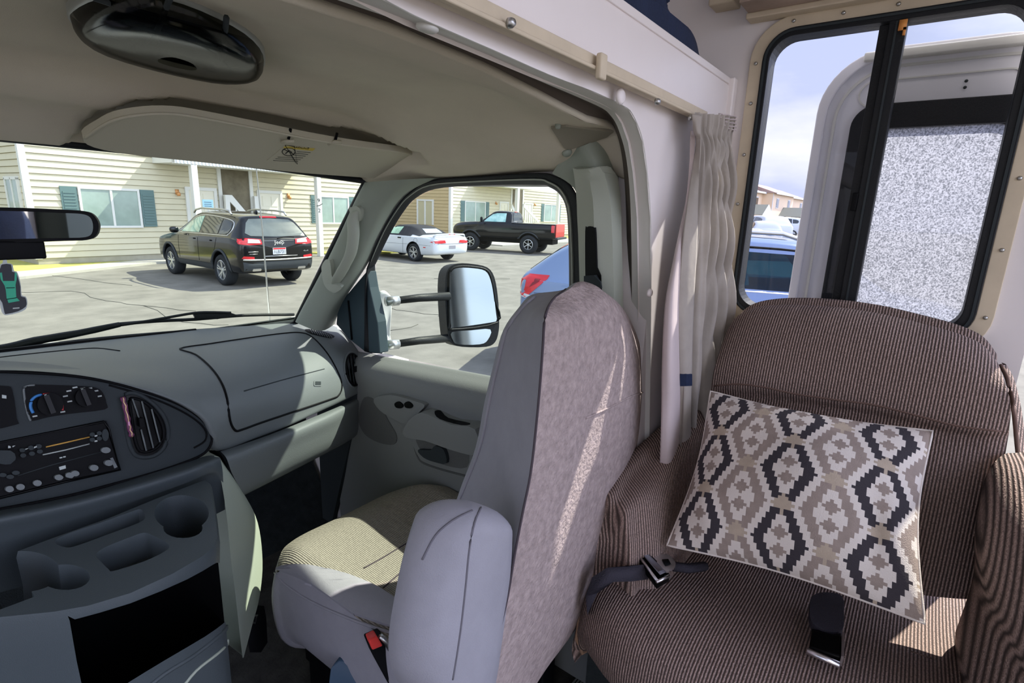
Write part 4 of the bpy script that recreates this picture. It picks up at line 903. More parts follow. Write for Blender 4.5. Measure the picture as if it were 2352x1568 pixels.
# seat cushion
ZC = 1.15
def cz(x, y, z=ZC): return P(x, y, Z=z)
CR = [  # rows from front underside to back; px + Z
 [(1345, 1640, 1.0), (1352, 1570, 1.02), (1350, 1600, 1.0), (1500, 1700, 1.0), (1700, 1800, 1.0), (1900, 1900, 1.0), (2100, 1950, 1.0)],
 ]
fx = lambda y: .80 + .10 * (abs((y - .17) / .30) ** 3.0)   # front edge plan
rowsS = []
yy = [.47, .455, .42, .36, .28, .18, .08, -.02, -.14, -.24, -.27]
ew = [1, .55, .2, 0, 0, 0, 0, 0, .2, .55, 1]
for t, dz, dx in ((0, -.20, .10), (.0, -.17, .03), (0, -.11, .0), (0, -.06, .005), (0, -.025, .02), (0, -.004, .06), (0, .006, .12), (0, .0, .2), (0, -.01, .3), (0, -.012, .38), (0, -.01, .46)):
    rowsS.append([V((fx(y) + dx, y, ZC + dz - .045 * e * e)) for y, e in zip(yy, ew)])
sc_ = loft('seat_cushion', rowsS, m_cord, ch, nu=4, nv=4)
for k, yk in ((0, .47), (10, -.27)):
    e = [r[k] for r in rowsS]; loft('cushion_side', [e, [V((p.x, p.y + (-.01 if k else .01), p.z * .5 + .46)) for p in e], [V((p.x, p.y, .93)) for p in e]], m_cord, ch, nu=2, nv=3)
B().tube([r[0] + V((0, 0, .0)) for r in rowsS], .0045, 6).mk('piping', mat('tan piping', '#9C7E66', .9), ch)
# arms
AL = [  # left arm: sections from back to front, loop of px + X
 [(1622, 935, 1.30), (1600, 985, 1.28), (1590, 1100, 1.22), (1590, 1250, 1.2), (1640, 1300, 1.3), (1660, 1000, 1.38), (1636, 930, 1.36)],
]
def arm_loop(top, inn, low, out_, outer_top): return [top, inn, low, out_, outer_top]
sec = []
for (tx, ty, X), (ix, iy, iX), (lx, ly, lX) in (
  ((1612, 948, 1.33), (1618, 1040, 1.29), (1602, 1230, 1.20)),
  ((1570, 985, 1.26), (1590, 1075, 1.22), (1585, 1250, 1.15)),
  ((1515, 1032, 1.17), (1556, 1110, 1.13), (1560, 1270, 1.08)),
  ((1468, 1078, 1.09), (1528, 1150, 1.05), (1532, 1290, 1.01)),
  ((1442, 1108, 1.03), (1490, 1170, .99), (1505, 1300, .965)),
  ((1432, 1132, .99), (1462, 1200, .955), (1470, 1302, .94))):
    a, c, d_ = P(tx, ty, X=X), P(ix, iy, X=iX), P(lx, ly, X=lX)
    o1 = a + V((0.02, .055, -.012)); o2 = V((d_.x + .02, a.y + .065, d_.z))
    m1 = lp(a, c, .45) + V((-.012, -.012, .012))
    sec.append([o2, o1, a + V((.0, .02, .006)), a, m1, c, d_, V((d_.x, d_.y, d_.z - .14)), V((o2.x, o2.y, d_.z - .14))])
lastc = sum(sec[-1], V()) / 9
sec.append([lp(p, lastc, .1) + V((-.03, 0, 0)) for p in sec[-1]]); sec.append([lp(p, lastc, .45) + V((-.012, 0, 0)) for p in sec[-1]])
loft('arm', sec, m_cordh, ch, nu=3, nv=4, cu=True, cap=True)
sec = []
for (tx, ty, X), (ix, iy, iX), (lx, ly, lX) in (
  ((2330, 1040, 1.30), (2262, 1100, 1.26), (2235, 1330, 1.2)),
  ((2352, 1070, 1.22), (2262, 1150, 1.19), (2245, 1370, 1.14)),
  ((2400, 1130, 1.13), (2270, 1230, 1.10), (2270, 1430, 1.06)),
  ((2460, 1220, 1.04), (2320, 1330, 1.01), (2320, 1520, .98)),
  ((2500, 1330, .95), (2370, 1450, .93), (2370, 1620, .92))):
    a, c, d_ = P(tx, ty, X=X), P(ix, iy, X=iX), P(lx, ly, X=lX)
    m1 = lp(a, c, .5) + V((-.012, .006, .018)); o1 = a + V((.02, -.05, -.01)); o2 = V((a.x, a.y - .06, d_.z))
    sec.append([o2, o1, a, m1, c, lp(c, d_, .5) + V((-.006, .006, 0)), d_, V((d_.x, d_.y, d_.z - .15)), V((o2.x, o2.y, d_.z - .15))])
loft('arm', sec, m_cord, ch, nu=3, nv=4, cu=True, cap=True)
B().box((1.0, -.02, .78), (1.3, .32, .93)).lathe([(.16, .65), (.15, .68), (.06, .70), (.06, .80)], 20, Matrix.Translation((1.14, .15, 0))).mk('pedestal', m_blk, ch, smooth=False)
# aluminium seat track strip near the floor
st = thing('threshold_strip', 'ribbed aluminium strip on the floor below the armchair front', 'strip', P(1330, 1600, Z=.66))
b = B(); q0, q1 = P(1290, 1600, Z=.665), P(1372, 1500, Z=.665); dd = (q1 - q0); q0 = q0 - dd * 1.0; wv = V((dd.y, -dd.x, 0)).normalized()
for i in range(6): b.prism([q0 + wv * (.008 * i), q1 + wv * (.008 * i), q1 + wv * (.008 * i + .005), q0 + wv * (.008 * i + .005)], (0, 0, .006))
b.mk('strip', m_brch, st, smooth=False)
# ------------------------------------------------------------------ patterned cushion
pc = [P(1632, 898, X=1.235), P(2142, 990, X=1.215), P(2124, 1432, X=.985), P(1532, 1252, X=.985)]   # TL TR BR BL
n_c = 96
def edge_in(t): return .018 * math.sin(math.pi * t)
cn = (pc[1] - pc[0]).cross(pc[3] - pc[0]).normalized()
if cn.dot(CAM - pc[0]) < 0: cn = -cn
def pil(u, v, s):
    p = lp(lp(pc[0], pc[1], u), lp(pc[3], pc[2], u), v); c = sum(pc, V()) / 4
    k = 1 - .075 * (math.sin(math.pi * u) * (abs(2 * v - 1) ** 3) + math.sin(math.pi * v) * (abs(2 * u - 1) ** 3))
    p = c + (p - c) * k
    h = (math.sin(math.pi * u) ** .55) * (math.sin(math.pi * v) ** .55)
    w = .006 * math.sin(9 * u + 5 * v) * math.sin(7 * v - 3 * u) + .012 * math.exp(-((u - .9) ** 2 / .004 + (v - .62) ** 2 / .02)) - .014 * math.exp(-((u - .84) ** 2 / .002 + (v - .7) ** 2 / .03)) + .010 * math.exp(-((u - .12 - .3 * (v - .7)) ** 2 / .003 + (v - .8) ** 2 / .02))
    return p + cn * (s * (.085 * h) + (w * h if s > 0 else 0))
cols = [mat('cushion cream cotton', '#DAD1C7', .95, bump=.3, bs=500), mat('cushion charcoal weave', '#3C383C', .95, bump=.3, bs=500), mat('cushion taupe weave', '#988A80', .95, bump=.3, bs=500, var=.08, vs=60), mat('cushion tan weave', '#B3A491', .95, bump=.3, bs=500, var=.06, vs=60)]
PX_, PY_ = 26.0, 24.0
NX, NY = 72, 66
def patt(i, j):
    x = i + .5; y = j + .5
    x0 = 9.5; y0 = 9.0
    best = 0
    # motif centres: (a*PX_/... ) dark on even rows, taupe on odd rows, offset by half a period
    for r in range(-1, 8):
        cy_ = y0 + r * PY_ / 2
        for c in range(-1, 5):
            cx_ = x0 + c * PX_ + (PX_ / 2 if r % 2 else 0)
            dx, dy = abs(int(math.floor(x - cx_ + .5))), abs(int(math.floor(y - cy_ + .5)))
            kind = 1 if r % 2 == 0 else 2
            if dx <= 9 and dy <= 11:
                # chevrons
                o_ = dx * 1.22 + dy; 
                if dx >= 1 and dy <= 10:
                    edge = 8.4 - dy * .5; inn_ = 4.5 - dy * .4
                    if inn_ < dx <= edge: best = kind
                # two small diamonds
                yy_ = abs(dy - 3)
                if dx + yy_ <= 2.2 and dy <= 6: best = 2 if kind == 1 else 2
            # tan diamond half a period to the side
            tx = cx_ + PX_ / 2; ddx = abs(int(math.floor(x - tx + .5))); ddy = abs(int(math.floor(y - cy_ + .5)))
            if ddx + ddy <= 3: best = 3
    return best
def pface(sn):
    vs = []; fs = []; mi_ = []
    for j in range(NY + 1):
        for i in range(NX + 1): vs.append(pil(i / NX, j / NY, sn))
    for j in range(NY):
        for i in range(NX): a = j * (NX + 1) + i; fs.append((a, a + 1, a + NX + 2, a + NX + 1)); mi_.append(patt(i, j))
    return vs, fs, mi_
pt = thing('throw_pillow', 'square cream throw pillow with charcoal and taupe stepped diamond pattern on the armchair', 'pillow', pc[3])
vs, fs, mi_ = pface(1)
me = bpy.data.meshes.new('pillow_front'); me.from_pydata([tuple(v) for v in vs], [], fs)
for c in cols: me.materials.append(c)
me.polygons.foreach_set('material_index', mi_); me.polygons.foreach_set('use_smooth', [True] * len(fs))
po = bpy.data.objects.new('pillow_front', me); COL.objects.link(po); par(po, pt)
vs, fs, _m = pface(-1); mk('pillow_back', vs, fs, cols[0], pt)
B().tube([pil(t / 30, 0, 0) for t in range(31)] + [pil(1, t / 30, 0) for t in range(1, 31)] + [pil(1 - t / 30, 1, 0) for t in range(1, 31)] + [pil(0, 1 - t / 30, 0) for t in range(1, 30)], .0022, 6, True).mk('pillow_seam', cols[0], pt)
sS = Screen(sc_, fb=dict(Z=ZC))
# lap belts on the armchair
b1 = thing('seat_belt_buckle', 'metal lap belt tongue end lying between armchair arm and pillow', 'seat belt buckle', P(1500, 1300, Z=1.2))
B().prism([P(1458, 1268, Z=1.222), P(1484, 1260, Z=1.229), P(1540, 1318, Z=1.212), P(1510, 1336, Z=1.215)], (.0, .0, -.018)).mk('adjuster', m_gblk, b1, bevel=.003)
for a, c in (((1462, 1268), (1486, 1260)), ((1508, 1336), (1538, 1322)), ((1462, 1268), (1510, 1334))): B().tube([P(*a, Z=1.220), P(*c, Z=1.220)], .003, 8).mk('bar', m_chr, b1)
B().prism([P(1474, 1272, Z=1.225), P(1486, 1268, Z=1.228), P(1530, 1314, Z=1.218), P(1516, 1320, Z=1.228)], (0, 0, .001)).mk('label_plate', mat('grey tag', '#6C6A70', .4), b1)
tgp = B(); ot = [P(x, y, Z=1.220) for x, y in smooth2([(1500, 1280), (1520, 1272), (1538, 1275), (1552, 1292), (1548, 1305), (1538, 1308), (1530, 1312)], 2)]
tng = tgp.prism(ot, (0, 0, -.003)).mk('tongue', m_chr, b1, smooth=False)
B().prism([P(x, y, Z=1.2215) for x, y in ((1520, 1284), (1535, 1283), (1541, 1294), (1528, 1298))], (0, 0, -.0005)).mk('tongue_slot', m_blk, b1)
B().bridge([P(a, c, X=x) for a, c, x in ((1478, 1296, .93), (1440, 1300, .90), (1395, 1303, .87), (1360, 1325, .85), (1345, 1370, .85))] + [P(a, c, X=x) for a, c, x in ((1349, 1412, .845), (1372, 1362, .85), (1410, 1336, .87), (1450, 1335, .90), (1490, 1330, .93))], [P(a, c, X=x + .03) for a, c, x in ((1478, 1296, .93), (1440, 1300, .90), (1395, 1303, .87), (1360, 1325, .85), (1345, 1370, .85))] + [P(a, c, X=x + .03) for a, c, x in ((1349, 1412, .845), (1372, 1362, .85), (1410, 1336, .87), (1450, 1335, .90), (1490, 1330, .93))]).mk('webbing', m_web, b1)
B().tube([P(1545, 1300, Z=1.185), P(1580, 1305, Z=1.18), P(1620, 1300, Z=1.17)], .01, 6).mk('webbing', m_web, b1)
b2 = thing('seat_belt_buckle', 'chrome and black lap belt buckle lying on the armchair seat below the pillow', 'seat belt buckle', P(1895, 1450, Z=1.16))
sp2 = lambda x, y: (P(x, y, Z=1.165), V((0, 0, 1)))
decal('belt_strap', smooth2([(1866, 1378), (1895, 1371), (1932, 1380), (1936, 1420), (1932, 1458), (1900, 1460), (1862, 1440), (1858, 1400)], 3), sp2, 0, .012, m_web, b2, sub=1, bevel=.003)
decal('strap_end', [(1864, 1450), (1930, 1460), (1930, 1478), (1864, 1468)], sp2, 0, .006, m_blk, b2, sub=0)
decal('buckle_body', [(1862, 1460), (1930, 1474), (1930, 1524), (1856, 1500)], sp2, 0, .014, m_gblk, b2, sub=1, bevel=.003)
decal('buckle_frame', [(1930, 1470), (1936, 1472), (1934, 1528), (1928, 1526)], sp2, 0, .018, m_chr, b2, sub=0)
B().tube([P(1853, 1494, Z=1.18), P(1928, 1527, Z=1.18)], .0055, 10).mk('roller', m_chr, b2)
ln = thing('plant_needle', 'short dry stem lying on the armchair seat right of the buckle', 'twig', P(2110, 1510, Z=1.16))
B().tube([sS(2092, 1500)[0] + V((0, 0, .004)), sS(2110, 1507)[0] + V((0, 0, .005)), sS(2140, 1515)[0] + V((0, 0, .003))], .0012, 6).mk('stem', m_pipe, ln)

# ------------------------------------------------------------------ curtain and its rail
rl = thing('curtain_rail', 'beige metal curtain rail screwed along the partition above the cab opening', 'curtain rail', V((.9, .45, 2.11)))
B().box((-1.1, .447, 2.112), (1.29, .465, 2.133)).box((-1.1, .441, 2.110), (1.29, .45, 2.116)).mk('track', m_beige, rl, smooth=False, bevel=.002)
for i, (x, y) in enumerate(((1175, 52), (1383, 158), (1511, 233), (1587, 270))):
    q = P(x, y, Y=.436); M = Matrix.Translation(q) @ Matrix.Rotation(math.radians(90), 4, 'X')
    B().lathe([(.0001, .004), (.004, .004), (.006, .0), (.006, -.004)], 12, M).mk('screw', m_brch, rl)
q = P(1383, 150, Y=.435); B().box((-.010, -.004, -.02), (.010, .006, .016), Matrix.Translation(q)).mk('hook', m_beige, rl, bevel=.003)
cu_ = thing('curtain', 'grey beige gathered curtain hanging in the corner beside the coach window', 'curtain', P(1590, 1000, Y=.44))
def curtain_rows(specs):
    out_ = []
    for (y, xl, xr, Yl, Yr, amp, waves, ph) in specs:
        r = []
        for k in range(65):
            t = k / 64; p = P(xl + (xr - xl) * t, y + 10 * t, Y=Yl + (Yr - Yl) * t)
            tt = t ** 1.3
            p += V((-.25, -1, 0)).normalized() * amp * 1.3 * (math.sin(2 * math.pi * waves * tt + ph) * .7 + .3 * math.sin(2 * math.pi * waves * 2.3 * t + 1 + ph))
            r.append(p)
        out_.append(r)
    return out_
cr1 = curtain_rows([(258, 1594, 1688, .435, .40, .006, 7, 0), (285, 1592, 1684, .435, .40, .007, 7, 0), (300, 1594, 1680, .435, .40, .005, 7, 0.1), (340, 1600, 1678, .432, .40, .011, 6.5, .2), (420, 1592, 1680, .43, .395, .015, 5.5, .4), (540, 1578, 1684, .425, .39, .017, 5, .6), (680, 1562, 1682, .42, .385, .018, 4.5, .8), (820, 1552, 1672, .415, .385, .02, 4, 1.0), (950, 1548, 1650, .415, .385, .022, 3.8, 1.2), (1080, 1540, 1640, .415, .39, .022, 3.6, 1.3), (1250, 1530, 1630, .415, .39, .022, 3.6, 1.3)])
cpn = loft('curtain_panel', cr1, m_curt, cu_, nu=1, nv=6)
# heading gathers
# front flap with lining and hem, blue tag
fl1 = [[P(x, y, Y=Y) for x, y, Y in r] for r in (
 [(1590, 262, .43), (1600, 262, .425), (1612, 264, .42)], [(1592, 300, .43), (1600, 300, .42), (1610, 300, .415)], [(1598, 330, .428), (1603, 330, .42), (1608, 330, .412)],
 [(1582, 440, .42), (1595, 440, .41), (1604, 440, .405)], [(1568, 560, .41), (1585, 560, .40), (1602, 560, .395)], [(1558, 700, .405), (1576, 700, .393), (1594, 700, .388)],
 [(1560, 840, .40), (1576, 840, .388), (1590, 840, .385)], [(1562, 940, .40), (1576, 940, .388), (1588, 940, .385)], [(1555, 1080, .40), (1572, 1080, .39), (1588, 1080, .385)])]
hem = loft('curtain_hem', fl1, m_curt, cu_, nu=4, nv=4, solid=.003)
ln1 = [[P(x, y, Y=Y) for x, y, Y in r] for r in (
 [(1588, 300, .437), (1592, 300, .435), (1598, 300, .43)], [(1578, 440, .43), (1582, 440, .425), (1588, 440, .42)], [(1562, 520, .425), (1568, 520, .42), (1576, 520, .412)],
 [(1545, 600, .42), (1556, 600, .41), (1572, 600, .41)], [(1527, 700, .415), (1545, 700, .40), (1562, 700, .405)], [(1520, 840, .41), (1543, 840, .39), (1564, 840, .402)],
 [(1519, 940, .41), (1545, 940, .39), (1566, 940, .402)], [(1515, 1080, .41), (1540, 1080, .39), (1562, 1080, .402)])]
loft('curtain_lining', ln1, m_curl, cu_, nu=4, nv=4, solid=.003, label='pale pinkish lining')
hS_ = Screen(hem)
decal('hook_tape', [(1562, 858), (1587, 858), (1587, 885), (1562, 885)], hS_, .001, .002, m_navy, cu_, sub=1, label='small dark blue fastener patch')
for yy_ in (262, 270, 278, 286, 293): B().tube([P(1640 + t * 5.5, yy_ + t * .9, Y=.425 - t * .003) + V((0, -.010 - .004 * math.sin(t * 2.2), 0)) for t in range(9)], .0014, 5).mk('gather_cord', m_curl, cu_)

# ------------------------------------------------------------------ coach window
w3 = thing('window_3', None, None, (1.5, .15, 2.0), kind='structure')
def yz(pts, X): return [V((X, a, b_)) for a, b_ in pts]
def ringm(name, o, i, X0, X1, m, parent, **k):
    b = B(); n = len(o); vs = yz(o, X0) + yz(i, X0) + yz(o, X1) + yz(i, X1); fs = []
    for a in range(n):
        c = (a + 1) % n; fs += [(a, c, n + c, n + a), (2 * n + a, 3 * n + a, 3 * n + c, 2 * n + c), (a, 2 * n + a, 2 * n + c, c), (n + a, n + c, 3 * n + c, 3 * n + a)]
    return b.add(vs, fs).mk(name, m, parent, smooth=False, **k)
y0, y1, z0, z1 = -.10, .397, 1.662, 2.338
fr_ = ringm('mounting_ring', rrect(y0 - .030, z0 - .030, y1 + .030, z1 + .028, .09, 8), rrect(y0, z0, y1, z1, .065, 8), 1.488, 1.502, m_beige, w3, bevel=.002)
ringm('window_frame', rrect(y0, z0, y1, z1, .065, 8), rrect(y0 + .022, z0 + .022, y1 - .016, z1 - .018, .05, 8), 1.482, 1.54, m_rub, w3, bevel=.002)
ringm('frame_lip', rrect(y0 + .004, z0 + .004, y1 - .004, z1 - .004, .06, 8), rrect(y0 + .009, z0 + .009, y1 - .009, z1 - .009, .055, 8), 1.479, 1.482, m_bez, w3)
B().box((1.484, .118, z0 + .01), (1.52, .150, z1 - .01)).box((1.495, .150, z0 + .02), (1.53, .168, z1 - .02)).mk('mullion', m_rub, w3, smooth=False, bevel=.002)
B().box((1.481, .134, z0 + .02), (1.485, .138, z1 - .02)).mk('mullion_seam', m_bez, w3, smooth=False)
B().box((1.482, .150, 1.93), (1.492, .162, 1.97)).mk('latch', m_blk, w3, bevel=.002)
B().box((1.478, .118, z1 - .040), (1.484, .132, z1 - .020)).box((1.478, .118, z1 - .050), (1.484, .123, z1 - .035)).mk('corner_clip', mat('orange clip', '#D9924E', .5), w3, label='small orange corner clip')
mk('pane', yz([(.16, z0 + .02), (y1 - .02, z0 + .02), (y1 - .02, z1 - .02), (.16, z1 - .02)], 1.515), [(0, 1, 2, 3)], g_coach, w3, smooth=False)
mk('pane', yz([(y0 + .02, z0 + .02), (.13, z0 + .02), (.13, z1 - .02), (y0 + .02, z1 - .02)], 1.508), [(0, 1, 2, 3)], glass('screened glass', '#DCDEE0', .05), w3, smooth=False)
for a, b_ in rrect(y0 - .016, z0 - .016, y1 + .016, z1 + .014, .08, 1)[:0] + [(y1 + .015, z) for z in (1.70, 1.82, 1.94, 2.06, 2.18, 2.27)] + [(y0 - .016, z) for z in (1.72, 1.86, 2.0, 2.14, 2.27)] + [(y, z1 + .014) for y in (.34, .24, .14, .04, -.06)] + [(y, z0 - .016) for y in (.32, .2, .06)]:
    B().lathe([(.0001, .003), (.003, .003), (.0045, 0)], 10, Matrix.Translation((1.487, a, b_)) @ Matrix.Rotation(math.radians(-90), 4, 'Y')).mk('screw', m_brch, w3)
# valance board above the window
va = thing('valance_board', 'grey brown board with pale edge strip above the coach window', 'board', V((1.45, .1, 2.37)))
zb = 2.375
B().box((1.38, -.7, zb), (1.50, .435, zb + .012)).mk('board', m_wood, va, smooth=False)
B().box((1.40, -.7, zb + .012), (1.42, .435, zb + .14)).mk('front_board', m_wood, va, smooth=False)
B().box((1.455, -.7, zb - .012), (1.50, .440, zb + .001)).mk('edge_strip', m_beige, va, smooth=False, bevel=.003)
cnr = thing('wall_hook', 'small beige bracket high on the white wall above the curtain', 'bracket', P(1665, 8, X=1.46))
B().box((-.02, -.03, -.01), (.04, .03, .04), Matrix.Translation(P(1662, 4, X=1.46))).mk('bracket', m_beige, cnr, bevel=.004)
# bag on the bunk
bg_ = thing('fabric_bag', 'dark blue cloth bag lying on the bunk above the partition', 'bag', V((1.2, .52, 2.28)))
bo_ = smooth2([(1300, -140), (1400, -160), (1500, -60), (1528, -15), (1534, 20), (1552, 42), (1580, 62), (1596, 88), (1604, 120), (1606, 150), (1560, 130), (1500, 70), (1440, 20), (1380, -40)], 3)
def bl(k, Y): c = P(1480, -20, Y=Y); return [c + (P(a, b_, Y=Y) - c) * k for a, b_ in bo_]
loft('bag_body', [bl(.25, .4845), bl(.7, .4855), bl(.92, .489), bl(1, .50), bl(1, .53), bl(.93, .545), bl(.5, .55)], m_navy, bg_, nu=1, nv=3, cu=True, cap=True)
B().tube([P(1500, 0, Y=.50), P(1525, 15, Y=.5), P(1530, 5, Y=.5), P(1520, -20, Y=.5)], .008, 8).mk('strap', m_navy, bg_)

# ------------------------------------------------------------------ entry door swung open against the outside wall
de = thing('door_1', None, None, (1.64, -.2, .7), kind='structure')
dX0, dX1 = 1.615, 1.655
m_fg = mat('white fibreglass', '#E4E2E4', .35, var=.02, vs=3)
dr = B().prism(yz(rrect(-.19, .62, .283, 2.30, .135, 10), dX0), (dX1 - dX0, 0, 0)).mk('cut0', m_fg, smooth=False)
boolcut(dr, [B().prism(yz(rrect(-.10, 1.40, .155, 2.125, .03, 6), dX0 - .05), (.2, 0, 0)).mk('cut', m_blk)]); dr.name = 'door_leaf'; par(dr, de)
dr.modifiers.new('b', 'BEVEL').width = .004
ringm('door_bead', rrect(-.18, .63, .245, 2.262, .115, 10), rrect(-.18, .63, .239, 2.256, .11, 10), dX0 - .004, dX0 + .001, m_trimg, de)
ringm('door_edge', rrect(-.19, .62, .283, 2.30, .135, 10), rrect(-.18, .63, .262, 2.28, .125, 10), dX0 - .010, dX0 + .001, m_fg, de, bevel=.003)
ringm('door_window_frame', rrect(-.15, 1.35, .205, 2.178, .05, 8), rrect(-.098, 1.40, .150, 2.122, .012, 8), dX0 - .012, dX0 + .002, m_rub, de, bevel=.003)
# frosted pane
mf = bpy.data.materials.new('frosted glass'); mf.use_nodes = True; t = mf.node_tree; t.nodes.clear()
o_ = N(t, 'ShaderNodeOutputMaterial'); tr_ = N(t, 'ShaderNodeBsdfTranslucent'); ts = N(t, 'ShaderNodeBsdfTransparent'); df = N(t, 'ShaderNodeBsdfGlossy'); df.inputs['Roughness'].default_value = .5
tcn = N(t, 'ShaderNodeTexCoord'); ns = N(t, 'ShaderNodeTexNoise'); setin(ns, Scale=330.0, Detail=2.0); t.links.new(tcn.outputs['Object'], ns.inputs['Vector'])
rp_ = N(t, 'ShaderNodeValToRGB'); rp_.color_ramp.elements[0].position = .36; rp_.color_ramp.elements[0].color = (.16, .165, .19, 1); rp_.color_ramp.elements[1].position = .62; rp_.color_ramp.elements[1].color = (.50, .50, .55, 1)
t.links.new(ns.outputs['Fac'], rp_.inputs[0]); t.links.new(rp_.outputs[0], tr_.inputs[0]); t.links.new(rp_.outputs[0], ts.inputs[0])
m1_ = N(t, 'ShaderNodeMixShader'); m1_.inputs[0].default_value = .22; t.links.new(tr_.outputs[0], m1_.inputs[1]); t.links.new(ts.outputs[0], m1_.inputs[2])
m2_ = N(t, 'ShaderNodeMixShader'); m2_.inputs[0].default_value = .06; t.links.new(m1_.outputs[0], m2_.inputs[1]); t.links.new(df.outputs[0], m2_.inputs[2]); t.links.new(m2_.outputs[0], o_.inputs[0])
mk('frosted_pane', yz([(-.11, 1.39), (.16, 1.39), (.16, 2.13), (-.11, 2.13)], dX0 + .02), [(0, 1, 2, 3)], mf, de, smooth=False)
ringm('pale_outline', rrect(-.10, 2.172, .20, 2.232, .03, 6), rrect(-.097, 2.175, .197, 2.229, .028, 6), dX0 - .003, dX0 + .001, m_trimg, de)  # thin pale raised outline above the door window
B().box((dX0 - .02, -.19, 2.272), (dX0 + .02, .20, 2.292)).mk('drip_rail', m_trimg, de, bevel=.004)
for z in (2.20, 2.213): B().lathe([(.0001, .002), (.0035, 0)], 8, Matrix.Translation((dX0 - .002, .0, z)) @ Matrix.Rotation(math.radians(-90), 4, 'Y')).mk('rivet', m_bez, de)

# ------------------------------------------------------------------ coach side seen in the rear view mirror
wl2 = B().box((-1.2, -2.6, .6), (-1.16, -1.3, 2.72)).mk('wall_left.001', m_wall, smooth=False); tag(wl2, kind='structure')
cb_ = thing('wardrobe_cabinet', 'dark green cabinet with brown side panel, reflected in the rear view mirror', 'cabinet', (-1.1, -1.8, .65))
B().box((-1.155, -1.72, .65), (-1.0, -1.42, 2.3)).mk('cabinet_door', mat('dark green laminate', '#1E2A26', .5), cb_, smooth=False)
B().box((-1.155, -2.35, .65), (-1.02, -1.725, 2.3)).mk('side_panel', m_wood, cb_, smooth=False)
jk = thing('hanging_jacket', 'dark blue jacket on the left wall, reflected at the rear view mirror left end', 'jacket', (-1.1, -1.05, 1.2))
B().ball((-1.08, -1.0, 1.72), (.07, .22, .36), 10, e=.8).mk('jacket_body', m_navy, jk)
# ------------------------------------------------------------------ outside: ground
m_asph = mat('weathered asphalt', '#76736C', .95, var=.24, vs=1.6, bump=.6, bs=60, det=12)
m_conc = mat('pale concrete', '#A9A69C', .9, var=.05, vs=3, bump=.3, bs=60)
m_grass = mat('dry grass', '#8FA050', .95, vcol='#C2AE66', vs=9, bump=1, bs=60)
m_sid = mat('cream vinyl siding', '#C8C1A8', .65, var=.03, vs=3)
m_sidt = mat('shade tan siding', '#B8A57E', .65, var=.03, vs=3)
m_wtrim = mat('white exterior trim', '#D2D2CE', .5)
m_found = mat('concrete foundation', '#A59F8E', .9, var=.1, vs=4)
m_shut = mat('slate green shutter', '#5F7675', .6)
m_pane = mat('window pane with pale curtain', '#8A9B92', .12, var=.18, vs=1.3, coat=.6)
m_dark = mat('dark breezeway shade', '#6E6656', .9, var=.25, vs=3)  # flat dark panels in the breezeways, coloured as their shade
m_brass = mat('brass wall lamp', '#C9925E', .4, metal=.3)
b = B(); b.add([(-60, -60, 0), (140, -60, 0), (140, 160, 0), (-60, 160, 0)], [(0, 1, 2, 3)])
gd = b.mk('floor.002', m_asph, smooth=False); tag(gd, kind='structure')
b = B()
for pl in ([(-60, 655), (60, 672), (160, 668), (240, 690), (330, 702), (450, 715)], [(870, 690), (910, 712), (1000, 722), (1010, 726)], [(900, 760), (960, 745)], [(1000, 640), (1170, 640)], [(0, 610), (110, 632), (300, 655)], [(330, 702), (420, 740), (520, 745)]):
    pts = [P(x + (0 if k == 0 else 2), y, Z=.003) for k, (x, y) in enumerate(smooth2(pl, 3, False))]
    for k, p in enumerate(pts): p.x += .05 * math.sin(k * 2.1); p.y += .05 * math.cos(k * 1.7)
    b.tube(pts, .005, 4)
b.mk('asphalt_cracks', mat('asphalt crack', '#4A4942', .95), gd)
Fd = ray(2020, 517); Fd.z = 0; Fd.normalize(); Fn = V((Fd.y, -Fd.x, 0)); G0 = P(90, 612, Z=0)
def Fr(px, py, o=G0, n=Fn, out=0):
    q = onplane(px, py, o + n * out, n); return (q - o).dot(Fd), q.z
def FB(b, s0, s1, o0, o1, z0, z1, O=G0):
    vs = [O + Fd * s + Fn * o for s, o in ((s0, o0), (s1, o0), (s1, o1), (s0, o1))]
    return b.add([V((p.x, p.y, z)) for z in (z0, z1) for p in vs], [(0, 3, 2, 1), (4, 5, 6, 7), (0, 1, 5, 4), (1, 2, 6, 5), (2, 3, 7, 6), (3, 0, 4, 7)])
def siding(name, O, D, Nn, L_, z0, z1, m, parent, e=.17):
    vs = []; fs = []; z = z0; k = 0
    while z < z1:
        for (zz, oo) in ((z, -.015), (z, .034), (z + e - .014, .008), (z + e - .014, -.015)):
            for s in (0, L_): q = O + D * s + Nn * oo; vs.append(V((q.x, q.y, zz)))
        a = k * 8; fs += [(a, a + 1, a + 3, a + 2), (a + 2, a + 3, a + 5, a + 4), (a + 4, a + 5, a + 7, a + 6)]; k += 1; z += e
    return mk(name, vs, fs, m, parent, smooth=False)
